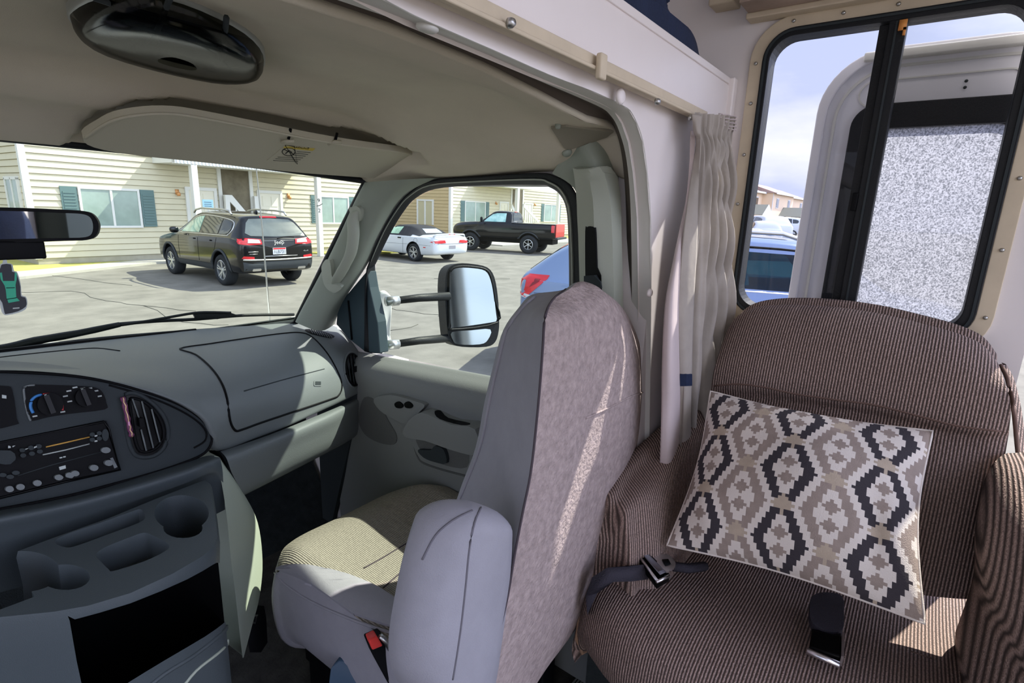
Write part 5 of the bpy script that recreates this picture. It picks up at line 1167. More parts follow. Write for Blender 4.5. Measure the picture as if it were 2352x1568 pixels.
def wwin(parent, s0, s1, z0, z1, O=G0, shut=True, mull=.5, D=None, Nn=None):
    w = B(); FB(w, s0 - .06, s1 + .06, 0, .07, z0 - .06, z0, O); FB(w, s0 - .06, s1 + .06, 0, .07, z1, z1 + .06, O); FB(w, s0 - .06, s0, 0, .07, z0, z1, O); FB(w, s1, s1 + .06, 0, .07, z0, z1, O)
    mm = s0 + (s1 - s0) * mull; FB(w, mm - .03, mm + .03, 0, .06, z0, z1, O)
    f = w.mk('window', m_wtrim, parent, smooth=False)
    pn = B(); FB(pn, s0, s1, .0, .045, z0, z1, O); pn.mk('pane', m_pane, f, smooth=False)
    if shut:
        for a, c in ((s0 - .46, s0 - .08), (s1 + .08, s1 + .46)):
            x = B(); FB(x, a, c, 0, .055, z0 - .03, z1 + .05, O)
            for k in range(11): zz = z0 + .05 + (z1 - z0 - .1) * k / 11; FB(x, a + .05, c - .05, .055, .068, zz, zz + .05, O)
            x.mk('shutter', m_shut, parent, smooth=False)
def lampw(parent, s, z, O=G0):
    q = O + Fd * s + Fn * .12; x = B(); x.lathe([(.05, 0), (.06, .06), (.035, .12)], 10, Matrix.Translation(V((q.x, q.y, z)))); FB(x, s - .05, s + .05, 0, .06, z + .05, z + .2, O); x.mk('wall_lamp', m_brass, parent)
def door(parent, s0, s1, z1, O=G0, z0=.15):
    x = B(); FB(x, s0 - .1, s0, 0, .08, z0, z1 + .1, O); FB(x, s1, s1 + .1, 0, .08, z0, z1 + .1, O); FB(x, s0, s1, 0, .08, z1, z1 + .1, O); f = x.mk('door_frame', m_wtrim, parent, smooth=False)
    y_ = B(); FB(y_, s0, s1, 0, .045, z0, z1, O)
    for a in (.12, .56):
        for c, d_ in ((.08, .42), (.48, .72), (.78, .95)): FB(y_, s0 + (s1 - s0) * a, s0 + (s1 - s0) * (a + .32), .045, .06, z0 + (z1 - z0) * c, z0 + (z1 - z0) * d_, O)
    y_.mk('front_door', mat('pale painted door', '#DAD6C6', .5), parent, smooth=False)
# ---- apartment building seen through the windshield
ab = thing('apartment_building', 'cream sided apartment building with porch beyond the windshield', 'building', G0)
L1 = 12.6
siding('siding', G0, Fd, Fn, L1, .22, 6.0, m_sid, ab)
w0 = B(); FB(w0, .0, L1, -8, 0, 0, .24); w0.mk('foundation', m_found, ab, smooth=False)
w0 = B(); FB(w0, .02, L1, -8, -.012, .2, 6.0); w0.mk('wall_core', m_sid, ab, smooth=False)
Sd = -Fn; Sn = -Fd
siding('siding', G0, Sd, Sn, 8, .22, 6.0, m_sid, ab)
x = B(); FB(x, -.06, .09, -.09, .05, .2, 6.0); x.mk('corner_trim', m_wtrim, ab, smooth=False)
x = B(); q = G0 + Sd * .75
for (o0, o1, z0_, z1_) in ((.4, 1.3, 1.15, 2.25),):
    vs = [G0 + Sd * o0 + Sn * .06, G0 + Sd * o1 + Sn * .06]; x.add([vs[0] + V((0, 0, z0_)), vs[1] + V((0, 0, z0_)), vs[1] + V((0, 0, z1_)), vs[0] + V((0, 0, z1_))], [(0, 1, 2, 3)])
x.mk('window', m_pane, ab, smooth=False)
x = B()
for o0, o1, z0_, z1_ in ((.33, 1.37, 2.25, 2.33), (.33, 1.37, 1.07, 1.15), (.33, .41, 1.1, 2.3), (.82, .88, 1.1, 2.3), (1.29, 1.37, 1.1, 2.3)):
    p0, p1 = G0 + Sd * o0, G0 + Sd * o1
    x.prism([p0 + V((0, 0, z0_)), p1 + V((0, 0, z0_)), p1 + V((0, 0, z1_)), p0 + V((0, 0, z1_))], Sn * .08)
x.mk('window_frame', m_wtrim, ab, smooth=False)
sA, zA = Fr(182, 433); sB, zB = Fr(322, 518); wwin(ab, sA, sB, zB, zA, mull=.52)
sA, zA = Fr(735, 452); sB, zB = Fr(798, 511); wwin(ab, sA, sB, zB, zA, mull=.45)
d0 = Fr(430, 436); d1 = Fr(488, 436); door(ab, d0[0], d1[0], d0[1])
e0 = Fr(594, 443); e1 = Fr(640, 443); door(ab, e0[0], e1[0], e0[1])
lampw(ab, Fr(406, 446)[0], 2.0); lampw(ab, Fr(661, 450)[0], 2.05)
b0, b1 = Fr(506, 420)[0], Fr(570, 420)[0]
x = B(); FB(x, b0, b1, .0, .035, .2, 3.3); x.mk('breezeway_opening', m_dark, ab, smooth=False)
x = B(); FB(x, b0 - .12, b0, 0, .08, .2, 3.3); FB(x, b1, b1 + .12, 0, .08, .2, 3.3); x.mk('opening_trim', m_wtrim, ab, smooth=False)
def Q(s, o, z, O=G0): p = O + Fd * s + Fn * o; return V((p.x, p.y, z))
x = B(); x.prism([Q(b0 + .05, .25, 2.1), Q(b0 + .2, .25, 2.1), Q(b0 + 1.3, .25, .8), Q(b0 + 1.3, .25, .6), Q(b0 + .05, .25, 1.95)], Fn * .05); x.prism([Q(b0 - .05, .2, .2), Q(b0 + .1, .2, .2), Q(b0 + .1, .2, 2.1), Q(b0 - .05, .2, 2.1)], Fn * .12); x.prism([Q(b1 + .0, .2, .2), Q(b1 + .12, .2, .2), Q(b1 + .12, .2, 2.1), Q(b1, .2, 2.1)], Fn * .12)
for k in range(5): x.prism([Q(b0 + .3 + k * .2, .26, .3), Q(b0 + .34 + k * .2, .26, .3), Q(b0 + .34 + k * .2, .26, 1.9 - k * .24), Q(b0 + .3 + k * .2, .26, 1.9 - k * .24)], Fn * .03)
x.mk('stair_rail', m_wtrim, ab, smooth=False)
# porch roof, beam and posts
PO = 1.35
sl_ = Fr(377, 372, out=PO)[0]; zr_ = Fr(443, 378, out=PO)[1]
x = B(); FB(x, 3.1, 7.9, 0.0, PO, zr_ + .02, zr_ + .34); x.mk('porch_roof', m_wtrim, ab, smooth=False)
x = B(); FB(x, 3.1, 9.6, PO - .15, PO + .02, zr_ + .0, zr_ + .30)
for k in range(60): FB(x, 3.15 + k * .105, 3.20 + k * .105, PO + .02, PO + .035, zr_ + .02, zr_ + .28)
x.mk('porch_beam', m_wtrim, ab, smooth=False)
x = B()
for px in (446, 729):
    s_ = Fr(px, 420, out=PO - .07)[0]; FB(x, s_ - .09, s_ + .09, PO - .16, PO + .02, .0, zr_ + .02)
    x.mk('porch_post', m_wtrim, ab, smooth=False, bevel=.01); x = B()
sp_ = Fr(732, 480, out=PO)
fj = lambda u, v: (G0 + Fd * u + Fn * (PO + .025) + V((0, 0, v)), Fn)
text_on('9', (sp_[0] - .05, 1.98), (sp_[0] + .05, 1.98), fj, m_blk, ab, up=(0, 1), hpx=.13, depth=.003)
text_on('2', (sp_[0] - .04, 1.62), (sp_[0] + .06, 1.62), fj, m_blk, ab, up=(0, 1), hpx=.13, depth=.003)
B().tube([fj(sp_[0] - .1, 1.84)[0] + Fn * .01, fj(sp_[0], 1.86)[0] + Fn * .03, fj(sp_[0] + .12, 1.93)[0] + Fn * .05], .012, 6).mk('wire', m_blk, ab)
fj2 = lambda u, v: (G0 + Fd * u + Fn * .5 + V((0, 0, v)), Fn)
x = B(); a_ = Fr(464, 460, out=.8); c_ = Fr(487, 475, out=.8)
sg = thing('notice_sign', 'pale blue notice sign on a stand behind the black suv roof', 'sign', Q(a_[0] + .15, .8, 0))
x = B(); FB(x, a_[0], c_[0] + .04, .8, .82, c_[1] - .05, a_[1] + .03); x.mk('board', mat('pale blue sign', '#A8D3EC', .4), sg, smooth=False, bevel=.005)
x = B(); FB(x, a_[0] + .15, a_[0] + .19, .8, .81, 0, c_[1]); x.mk('stake', m_brch, sg, smooth=False)
fj3 = lambda u, v: (G0 + Fd * u + Fn * .822 + V((0, 0, v)), Fn)
for k in range(4): line('print_line', [(a_[0] + .05, a_[1] - .05 - .06 * k), (c_[0] - .02, a_[1] - .05 - .06 * k)], fj3, .008, m_bluegrey, sg, sm=1)
# ---- second building, seen through the passenger window
G2 = P(1035, 553, Z=0)
ab2 = thing('apartment_building', 'cream sided apartment building with shade-toned side wall beyond the passenger window', 'building', G2)
siding('siding', G2, Fd, Fn, 22, .22, 8.0, m_sid, ab2, e=.2)
x = B(); FB(x, 0.02, 22, -9, -.012, 0.0, 8.0, G2); x.mk('wall_core', m_sid, ab2, smooth=False)
x = B(); FB(x, 0.0, 22, -.02, .0, 0.0, .23, G2); x.mk('foundation', m_found, ab2, smooth=False)
siding('siding', G2, Sd, Sn, 14, .22, 8.0, m_sidt, ab2, e=.2)  # side wall gets a darker tan, shade put into the siding colour
x = B(); FB(x, -.08, .12, -.12, .06, 0, 8.0, G2); x.mk('corner_trim', m_wtrim, ab2, smooth=False)
def F2(px, py, out=0): return Fr(px, py, G2, Fn, out)
a_ = F2(1068, 463); c_ = F2(1112, 508); wwin(ab2, a_[0], c_[0], c_[1], a_[1], G2)
a_ = F2(1250, 470); c_ = F2(1279, 508); wwin(ab2, a_[0], c_[0], c_[1], a_[1], G2)
a_ = F2(1148, 466); c_ = F2(1165, 470); door(ab2, a_[0], c_[0], a_[1], G2)
a_ = F2(1205, 468); c_ = F2(1220, 470); door(ab2, a_[0], c_[0], a_[1], G2)
lampw(ab2, F2(1138, 466)[0], F2(1138, 470)[1], G2); lampw(ab2, F2(1227, 470)[0], F2(1227, 473)[1], G2)
b0, b1 = F2(1175, 450)[0], F2(1199, 450)[0]
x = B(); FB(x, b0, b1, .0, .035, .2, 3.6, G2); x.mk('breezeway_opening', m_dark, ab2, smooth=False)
x = B(); FB(x, b0 - .15, b0, 0, .08, .2, 3.6, G2); FB(x, b1, b1 + .15, 0, .08, .2, 3.6, G2); x.mk('opening_trim', m_wtrim, ab2, smooth=False)
zp = F2(1188, 432, 1.6)[1]; s0 = F2(1132, 430, 1.6)[0]; s1 = F2(1290, 430, 1.6)[0]
x = B(); FB(x, s0, s0 + (s1 - s0) * .62, 0, 1.6, zp + .02, zp + .5, G2); x.mk('porch_roof', m_wtrim, ab2, smooth=False)
x = B(); FB(x, s0, s1, 1.45, 1.62, zp, zp + .4, G2); x.mk('porch_beam', m_wtrim, ab2, smooth=False)
for px, w in ((1188, .12), (1283, .12)):
    s_ = F2(px, 450, 1.5)[0]; x = B(); FB(x, s_ - w, s_ + w, 1.4, 1.62, 0, zp, G2); x.mk('porch_post', m_wtrim, ab2, smooth=False)
sr = F2(1201, 468, .6); se = F2(1236, 506, .6)
x = B(); x.prism([Q(sr[0], .6, sr[1], G2), Q(se[0], .6, se[1], G2), Q(se[0], .6, se[1] - .2, G2), Q(sr[0], .6, sr[1] - .2, G2)], Fn * .06)
for k in range(9):
    t = k / 8; s_ = sr[0] + (se[0] - sr[0]) * t; zz = sr[1] + (se[1] - sr[1]) * t; x.prism([Q(s_, .6, zz - 1.0, G2), Q(s_ + .07, .6, zz - 1.0, G2), Q(s_ + .07, .6, zz, G2), Q(s_, .6, zz, G2)], Fn * .05)
sq = F2(1175, 468, .6); x.prism([Q(sq[0], .6, sq[1], G2), Q(sq[0] + 1.2, .6, sq[1] - 1.3, G2), Q(sq[0] + 1.2, .6, sq[1] - 1.5, G2), Q(sq[0], .6, sq[1] - .3, G2)], Fn * .06)
x.mk('stair_rail', m_wtrim, ab2, smooth=False)
# side window on the shade-toned wall
def S2p(px, py): q = onplane(px, py, G2, Sn); return (q - G2).dot(Sd), q.z
a_ = S2p(995, 462); c_ = S2p(961, 505); x = B()
def SB(b, s0, s1, z0_, z1_, t): p0, p1 = G2 + Sd * s0, G2 + Sd * s1; b.prism([p0 + V((0, 0, z0_)), p1 + V((0, 0, z0_)), p1 + V((0, 0, z1_)), p0 + V((0, 0, z1_))], Sn * t)
zb0 = .9
SB(x, a_[0], c_[0], zb0, a_[1], .05); x.mk('pane', mat('pale blind pane', '#B7B092', .4), ab2, smooth=False); x = B()
for p_ in ((a_[0] - .08, c_[0] + .08, a_[1], a_[1] + .1), (a_[0] - .08, a_[0] + .04, zb0, a_[1]), (c_[0] - .04, c_[0] + .08, zb0, a_[1]), ((a_[0] + c_[0]) / 2 - .06, (a_[0] + c_[0]) / 2 + .06, zb0, a_[1])): SB(x, *p_, .08)
x.mk('window', m_wtrim, ab2, smooth=False)
# ---- grass and sidewalks
def poly(name, pts, z, h, m, label, cat, kind):
    o = B().prism([V((*p, z)) for p in pts], (0, 0, h)).mk(name, m, smooth=False); tag(o, label, cat, None, kind); return o
e = lambda s, o: tuple((G0 + Fd * s + Fn * o)[:2])
cA = [tuple(P(x_, y_, Z=0)[:2]) for x_, y_ in ((-200, 662), (60, 640), (350, 607), (420, 601))]; cB = [tuple(P(x_, y_, Z=0)[:2]) for x_, y_ in ((420, 595), (350, 598), (60, 627), (-200, 648))]
poly('floor.003', cA + cB, 0, .06, m_conc, None, None, 'structure')
poly('grass', [tuple(P(x_, y_, Z=0)[:2]) for x_, y_ in ((-200, 645), (60, 627), (350, 598), (420, 595))] + [e(4.2, .02), e(0, .02), tuple((G0 + Sd * 8)[:2]), tuple((G0 + Sd * 8 - Fd * 6)[:2])], 0, .05, m_grass, 'strip of short dry grass along the foundation of the nearer building', 'grass', 'stuff')
poly('grass', [e(8.3, .02), e(12.6, .02), e(12.6, 1.7), e(9.0, 1.7)], 0, .05, m_grass, 'grass patch behind the porch post right of the black suv', 'grass', 'stuff')
e2 = lambda s, o: tuple((G2 + Fd * s + Fn * o)[:2])
poly('grass', [e2(-.5, .02), e2(20, .02), e2(20, 2.2), e2(-.5, 2.2)], 0, .05, m_grass, 'grass strip behind the black pickup truck', 'grass', 'stuff')
poly('floor.004', [e2(-1, 2.3), e2(20, 2.3), e2(20, 4.6), e2(-1, 4.6)], 0, .06, m_conc, None, None, 'structure')

# ------------------------------------------------------------------ vehicles
m_tyre = mat('tyre rubber', '#23262A', .85, bump=.5, bs=60)
m_bpaint = mat('black car paint', '#07080B', .15, coat=.45)
m_clad = mat('dark grey cladding', '#35393C', .6)
m_cglass = mat('dark car glass', '#1C2526', .05, coat=.6)
m_alloy = mat('silver alloy', '#C4C7CA', .3, metal=.8)
m_rlamp = mat('red tail lamp', '#C8222C', .2, coat=.8)
m_clamp = mat('clear lamp segments', '#C9CFD4', .2, coat=.8)
def section(w, zb, zm, belt, wr, zr):
    k = min(1, max(.12, (zr - belt) / .45)); h = zr - belt
    return [(0, zb), (w * .82, zb), (w * .97, zb + .09), (w, zm), (w * .985, belt - .06), (w * .94 if h > .2 else w * .93, belt), (wr + .05, zr - .13 * k), (wr - .05, zr - .03 * k), (wr * .6, zr), (0, zr + .012)]
def body(name, st, m, root, nu=3, nv=4):
    rows = []
    for y, w, zb, zm, belt, wr, zr in st:
        s_ = section(w, zb, zm, belt, wr, zr); r = [V((x_, y, z_)) for x_, z_ in s_] + [V((-x_, y, z_)) for x_, z_ in s_[-2:0:-1]]; rows.append(r)
    return loft(name, rows, m, root, nu=nu, nv=nv, cu=True, cap=True, local=True)
def wheel(root, x_, y_, r, w, sp=10, rimr=.66, m_rim=None, twin=True):
    s_ = 1 if x_ > 0 else -1; M = Matrix.Translation((x_, y_, r)) @ Matrix.Rotation(math.radians(90 * s_), 4, 'Y')
    t_ = B().lathe([(r * rimr, -w * .5), (r * .93, -w * .5), (r, -w * .36), (r, w * .36), (r * .93, w * .5), (r * rimr, w * .5), (r * (rimr - .03), w * .3), (r * (rimr - .03), -w * .3)], 36, M, close=True).mk('wheel', m_tyre, root, local=True)
    b = B(); b.lathe([(r * rimr, w * .46), (r * (rimr - .06), w * .48), (r * (rimr - .08), w * .1), (r * (rimr - .04), -w * .2), (r * rimr, -w * .2)], 36, M, close=True)
    b.lathe([(.0001, w * .42), (r * .12, w * .42), (r * .16, w * .30), (r * .16, .0), (.0001, .0)][::-1], 16, M)
    for k in range(sp):
        a = 2 * math.pi * (k // 2 * 2 if twin else k) / sp + (.17 if twin and k % 2 else 0) - (.17 if twin and not k % 2 else 0); R_k = Matrix.Rotation(a, 4, 'Z')
        b.add([M @ R_k @ V(p) for p in ((r * .1, -.014, w * .40), (r * .1, .014, w * .40), (r * (rimr - .06), .014, w * .46), (r * (rimr - .06), -.014, w * .46), (r * .1, -.014, w * .25), (r * .1, .014, w * .25), (r * (rimr - .06), .014, w * .32), (r * (rimr - .06), -.014, w * .32))], [(0, 1, 2, 3), (7, 6, 5, 4), (0, 4, 5, 1), (1, 5, 6, 2), (2, 6, 7, 3), (3, 7, 4, 0)])
    rim = b.mk('rim', m_rim or m_alloy, t_, smooth=False, local=True)
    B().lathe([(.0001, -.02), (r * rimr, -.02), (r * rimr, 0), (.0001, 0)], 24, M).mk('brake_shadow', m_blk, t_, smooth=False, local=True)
    return t_
def arches(o, ys, r, xw=2.2, sq=1.0):
    c = []
    for y_, in [(y,) for y in ys]:
        for s_ in (-1, 1):
            b = B(); b.prism([V((s_ * .55, y_ + r * math.cos(a) , r * .93 + r * math.sin(a) * sq)) for a in [2 * math.pi * k / 32 for k in range(32)]], (s_ * .8, 0, 0)); q = b.mk('cut', m_blk); q.parent = o.parent; c.append(q)
    return c
def cutcar(o, cs):
    par_ = o.parent; M = o.matrix_world.copy(); o.parent = None
    for c in cs: c.parent = None
    boolcut(o, cs); o.parent = par_; o.data.set_sharp_from_angle(angle=math.radians(35))
def skin(o, cond, off, m, name, root):
    me = o.data; vs = [v.co + v.normal * off for v in me.vertices]; fs = [tuple(p.vertices) for p in me.polygons if cond(p.center, p.normal)]
    return mk(name, vs, fs, m, root, local=True)
LFn = lambda u, v: ((-4, u, v), (1, 0, 0)); RFn = lambda u, v: ((4, u, v), (-1, 0, 0)); BFn = lambda u, v: ((u, -3, v), (0, 1, 0)); TFn = lambda u, v: ((u, v, 4), (0, 0, -1)); FFn = lambda u, v: ((u, 9, v), (0, -1, 0))
# ---- black suv
SU = [(0, .66, .50, .8, .98, .56, 1.04), (.035, .84, .42, .75, 1.02, .72, 1.10), (.10, .90, .36, .7, 1.07, .73, 1.17), (.22, .92, .33, .7, 1.10, .70, 1.34), (.38, .93, .32, .7, 1.12, .655, 1.53), (.55, .93, .32, .7, 1.13, .63, 1.60), (1.2, .93, .31, .7, 1.12, .64, 1.645), (2.2, .93, .31, .7, 1.10, .64, 1.65), (2.7, .93, .31, .7, 1.09, .62, 1.58), (3.05, .93, .31, .7, 1.08, .64, 1.40), (3.38, .93, .31, .7, 1.06, .72, 1.18), (3.6, .93, .31, .7, 1.03, .72, 1.11), (4.2, .91, .32, .68, .96, .66, 1.02), (4.48, .84, .34, .62, .88, .6, .92), (4.62, .62, .4, .6, .75, .5, .78)]
suv = thing('suv', 'black suv parked beside the nearer apartment building, seen through the windshield', 'car', (6.75, 11.9, 0))
sb = body('body', SU, m_bpaint, suv)
lf = Side(sb, LFn); rf = Side(sb, RFn); bf = Side(sb, BFn); tf_ = Side(sb, TFn)
DL = [[(.56, 1.30), (.62, 1.20), (.72, 1.17), (1.02, 1.165), (1.02, 1.49), (.78, 1.46), (.62, 1.41)], [(1.08, 1.165), (1.90, 1.155), (1.90, 1.535), (1.5, 1.53), (1.08, 1.50)], [(2.02, 1.155), (3.02, 1.13), (2.98, 1.20), (2.72, 1.37), (2.5, 1.46), (2.3, 1.515), (2.02, 1.535)]]
for i, w_ in enumerate(DL):
    for pr in (lf, rf): decal('side_window', w_, pr, .001, .006, m_cglass if i < 2 else mat('pale car glass', '#5F8A78', .05, coat=1, vcol='#A8D8C0', vs=2), suv, local=True)
for pr in (lf, rf): line('window_chrome', [(3.08, 1.11), (2.0, 1.13), (.75, 1.145), (.60, 1.17), (.51, 1.28), (.56, 1.42), (.75, 1.485), (1.1, 1.525), (1.6, 1.555), (2.1, 1.56), (2.4, 1.52), (2.75, 1.38), (3.08, 1.18)], pr, .011, m_chr, suv, closed=True, local=True)
decal('rear_window', [(-.60, 1.16), (-.70, 1.22), (-.58, 1.44), (-.48, 1.52), (0, 1.54), (.48, 1.52), (.58, 1.44), (.70, 1.22), (.60, 1.16), (0, 1.14)], bf, .001, .006, mat('dusty rear glass', '#3C4446', .12, coat=1, vcol='#59605F', vs=2), suv, local=True)
for s_ in (-1, 1):
    tl = decal('tail_lamp', [(s_ * .40, .985), (s_ * .42, 1.09), (s_ * .74, 1.115), (s_ * .86, 1.10), (s_ * .88, .99), (s_ * .7, .97)], bf, .0, .012, m_rlamp, suv, local=True)
    decal('lamp_segments', [(s_ * .44, 1.01), (s_ * .46, 1.075), (s_ * .70, 1.095), (s_ * .72, 1.02)], bf, .012, .004, m_clamp, tl, local=True)
    decal('side_tail_lamp', [(.03, .985), (.10, 1.00), (.17, 1.09), (.08, 1.10)], lf if s_ < 0 else rf, .0, .012, m_rlamp, suv, local=True, sub=1)
    decal('reflector', [(s_ * .60, .655), (s_ * .60, .71), (s_ * .82, .73), (s_ * .86, .68)], bf, 0, .01, m_rlamp, suv, local=True, sub=1)
    decal('exhaust_tip', rrect(s_ * .55 - .1, .40, s_ * .55 + .1, .45, .02, 3), bf, 0, .02, m_chr, suv, local=True, sub=1)
line('bumper_chrome', [(-.84, .65), (-.6, .64), (0, .63), (.6, .64), (.84, .65)], bf, .022, m_brch, suv, local=True)
decal('bumper_cladding', [(-.84, .60), (-.82, .40), (-.3, .42), (.3, .42), (.82, .40), (.84, .60), (0, .60)], bf, 0, .008, m_clad, suv, local=True)
decal('brake_light', [(-.2, 1.555), (.2, 1.555), (.19, 1.58), (-.19, 1.58)], bf, 0, .012, m_rlamp, suv, local=True, sub=1)
pl_ = decal('number_plate', [(-.16, .75), (.16, .75), (.16, .90), (-.16, .90)], bf, .0, .012, mat('plate white', '#C9CBD2', .5), suv, local=True, sub=0)
decal('plate_band', [(-.15, .865), (.15, .865), (.15, .895), (-.15, .895)], bf, .013, .002, m_rlamp, pl_, local=True, sub=0)
bfo = lambda u, v: (bf(u, v)[0], bf(0, .82)[1])
text_on('1LB731', (-.13, .775), (.13, .775), bfo, m_bluegrey, pl_, up=(0, 1), hpx=.075, depth=.02, local=True)
text_on('Jeep', (-.12, .985), (.12, .985), lambda u, v: (bf(u, v)[0], V((0, -1, 0))), m_wtrim, suv, up=(0, 1), hpx=.085, depth=.012, local=True)
text_on('4x4', (.60, .80), (.74, .80), lambda u, v: (bf(u, v)[0], V((0, -1, 0))), m_brch, suv, up=(0, 1), hpx=.035, depth=.012, local=True)
line('badge', [(-.72, .82), (-.5, .82)], bf, .010, m_brch, suv, sm=1, local=True); line('badge', [(-.70, .77), (-.52, .77)], bf, .007, m_brch, suv, sm=1, local=True)
line('plate_garnish', [(-.34, .715), (.45, .715)], bf, .008, m_chr, suv, sm=1, local=True); line('lamp_garnish', [(-.38, 1.06), (.38, 1.06)], bf, .006, m_brch, suv, sm=1, local=True)
line('rear_wiper', [(-.02, 1.10), (.2, 1.14), (.42, 1.13)], bf, .012, m_blk, suv, local=True)
for s_, pr in ((-1, lf), (1, rf)):
    B().tube([V((s_ * .66, .75, 1.61)), V((s_ * .665, .85, 1.685)), V((s_ * .665, 1.2, 1.71)), V((s_ * .665, 2.2, 1.715)), V((s_ * .65, 2.55, 1.67)), V((s_ * .64, 2.68, 1.60))], .022, 8).mk('roof_rail', m_brch, suv, local=True)
    M = Matrix.Translation((s_ * 1.02, 3.0, 1.16)); B().ball((s_ * 1.02, 3.0, 1.17), (.10, .07, .075), 8, e=.7).mk('door_mirror', m_bpaint, suv, local=True)
    for y_ in (.93, 3.66): line('wheel_arch_trim', [(y_ + .43 * math.cos(a), .345 + .47 * math.sin(a)) for a in [math.pi * k / 10 for k in range(11)]], pr, .03, m_clad, suv, sm=2, local=True)
    decal('sill_cladding', [(1.4, .34), (3.2, .34), (3.2, .46), (1.4, .46)], pr, 0, .012, m_clad, suv, local=True)
    for y_ in (1.98, 1.04, 3.05): line('door_gap', [(y_, 1.08), (y_ + (.0 if y_ > 1.2 else .12), .8), (y_ + (0 if y_ > 1.2 else .38), .5)], pr, .005, m_blk, suv, local=True)
    for y_ in (1.30, 2.15): decal('door_handle', rrect(y_, .99, y_ + .2, 1.02, .01, 2), pr, .01, .02, m_bpaint, suv, local=True, sub=1)
B().ball((0, .95, 1.67), (.02, .1, .05), 8).mk('roof_aerial', m_bpaint, suv, local=True)
ac = arches(sb, (.93, 3.66), .41); cutcar(sb, ac)
for y_ in (.93, 3.66):
    for s_ in (-1, 1): wheel(suv, s_ * .80, y_, .355, .235, 10)
# ---- white convertible
CV = [(0, .66, .42, .60, .78, .58, .82), (.05, .86, .33, .58, .84, .74, .90), (.2, .92, .28, .58, .87, .76, .945), (.6, .94, .25, .58, .90, .74, .965), (.88, .94, .24, .58, .90, .66, .985), (1.15, .94, .24, .58, .90, .58, 1.13), (1.5, .94, .24, .58, .90, .56, 1.24), (1.9, .94, .24, .58, .90, .56, 1.27), (2.35, .93, .24, .58, .90, .56, 1.25), (2.7, .93, .24, .58, .89, .60, 1.14), (3.15, .93, .24, .58, .88, .70, .95), (3.5, .93, .24, .56, .84, .68, .90), (4.3, .91, .25, .52, .74, .60, .78), (4.7, .84, .28, .48, .64, .55, .66), (4.9, .64, .32, .45, .52, .5, .54)]
cv = thing('convertible', 'white convertible with black soft top parked left of the black pickup', 'car', (14.55, 13.85, 0))
m_wp = mat('white car paint', '#CDD2D6', .2, coat=.6)
vb = body('body', CV, m_wp, cv); lf = Side(vb, LFn); rf = Side(vb, RFn); bf = Side(vb, BFn)
tp = skin(vb, lambda c, n: c.z > .93 and .84 < c.y < 2.42, .012, mat('black soft top', '#2A2B31', .9, bump=.3, bs=80), 'soft_top', cv)
tpl = Side(tp, LFn); tpb = Side(tp, BFn)
for pr in (lf, rf): decal('side_window', [(1.95, .945), (2.9, .93), (2.6, 1.09), (2.3, 1.18), (1.95, 1.2)], pr, .012, .008, mat('pale car glass', '#5F8A78', .05, coat=1), cv, local=True)
decal('rear_window', [(-.42, 1.02), (.42, 1.02), (.36, 1.16), (-.36, 1.16)], tpb, .0, .008, mat('clear plastic rear window', '#C3D6E2', .15, coat=.5), cv, local=True)
for s_ in (-1, 1):
    decal('tail_lamp', [(s_ * .34, .715), (s_ * .38, .81), (s_ * .60, .815), (s_ * .86, .77), (s_ * .84, .705), (s_ * .6, .70)], bf, 0, .01, m_rlamp, cv, local=True)
    decal('lamp_wrap', [(.01, .72), (.10, .725), (.22, .745), (.08, .78), (.01, .79)], lf if s_ < 0 else rf, 0, .01, m_rlamp, cv, local=True, sub=1)
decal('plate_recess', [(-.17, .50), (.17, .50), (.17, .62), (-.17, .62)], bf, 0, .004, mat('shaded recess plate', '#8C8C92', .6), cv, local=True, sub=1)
line('bumper_line', [(-.86, .69), (0, .68), (.86, .69)], bf, .006, m_clad, cv, local=True)
sp3 = B(); sp3.tube([V((-.82, .16, .93)), V((-.72, .10, 1.0)), V((0, .04, 1.03)), V((.72, .10, 1.0)), V((.82, .16, .93))], .030, 8); sp3.mk('spoiler', m_wp, cv, local=True)
B().box((-.16, .02, 1.01), (.16, .05, 1.035)).mk('brake_light', m_rlamp, cv, local=True, smooth=False)
decal('side_marker', rrect(.42, .53, .54, .56, .005, 1), lf, 0, .008, m_rlamp, cv, local=True, sub=0)
line('fuel_door', arc2(.95, .76, .09, .09, 14), lf, .004, m_clad, cv, closed=True, local=True, sm=2)
line('door_gap', [(1.62, .90), (1.62, .5), (1.66, .28)], lf, .006, m_clad, cv, local=True); line('body_crease', [(.2, .62), (1.6, .61), (3.3, .58)], lf, .004, m_clad, cv, local=True)
decal('door_handle', rrect(1.72, .80, 1.9, .84, .01, 2), lf, 0, .015, m_blk, cv, local=True, sub=1)
ac = arches(vb, (1.07, 3.64), .375); cutcar(vb, ac)
for y_ in (1.07, 3.64):
    for s_ in (-1, 1): wheel(cv, s_ * .82, y_, .325, .24, 10, .68)
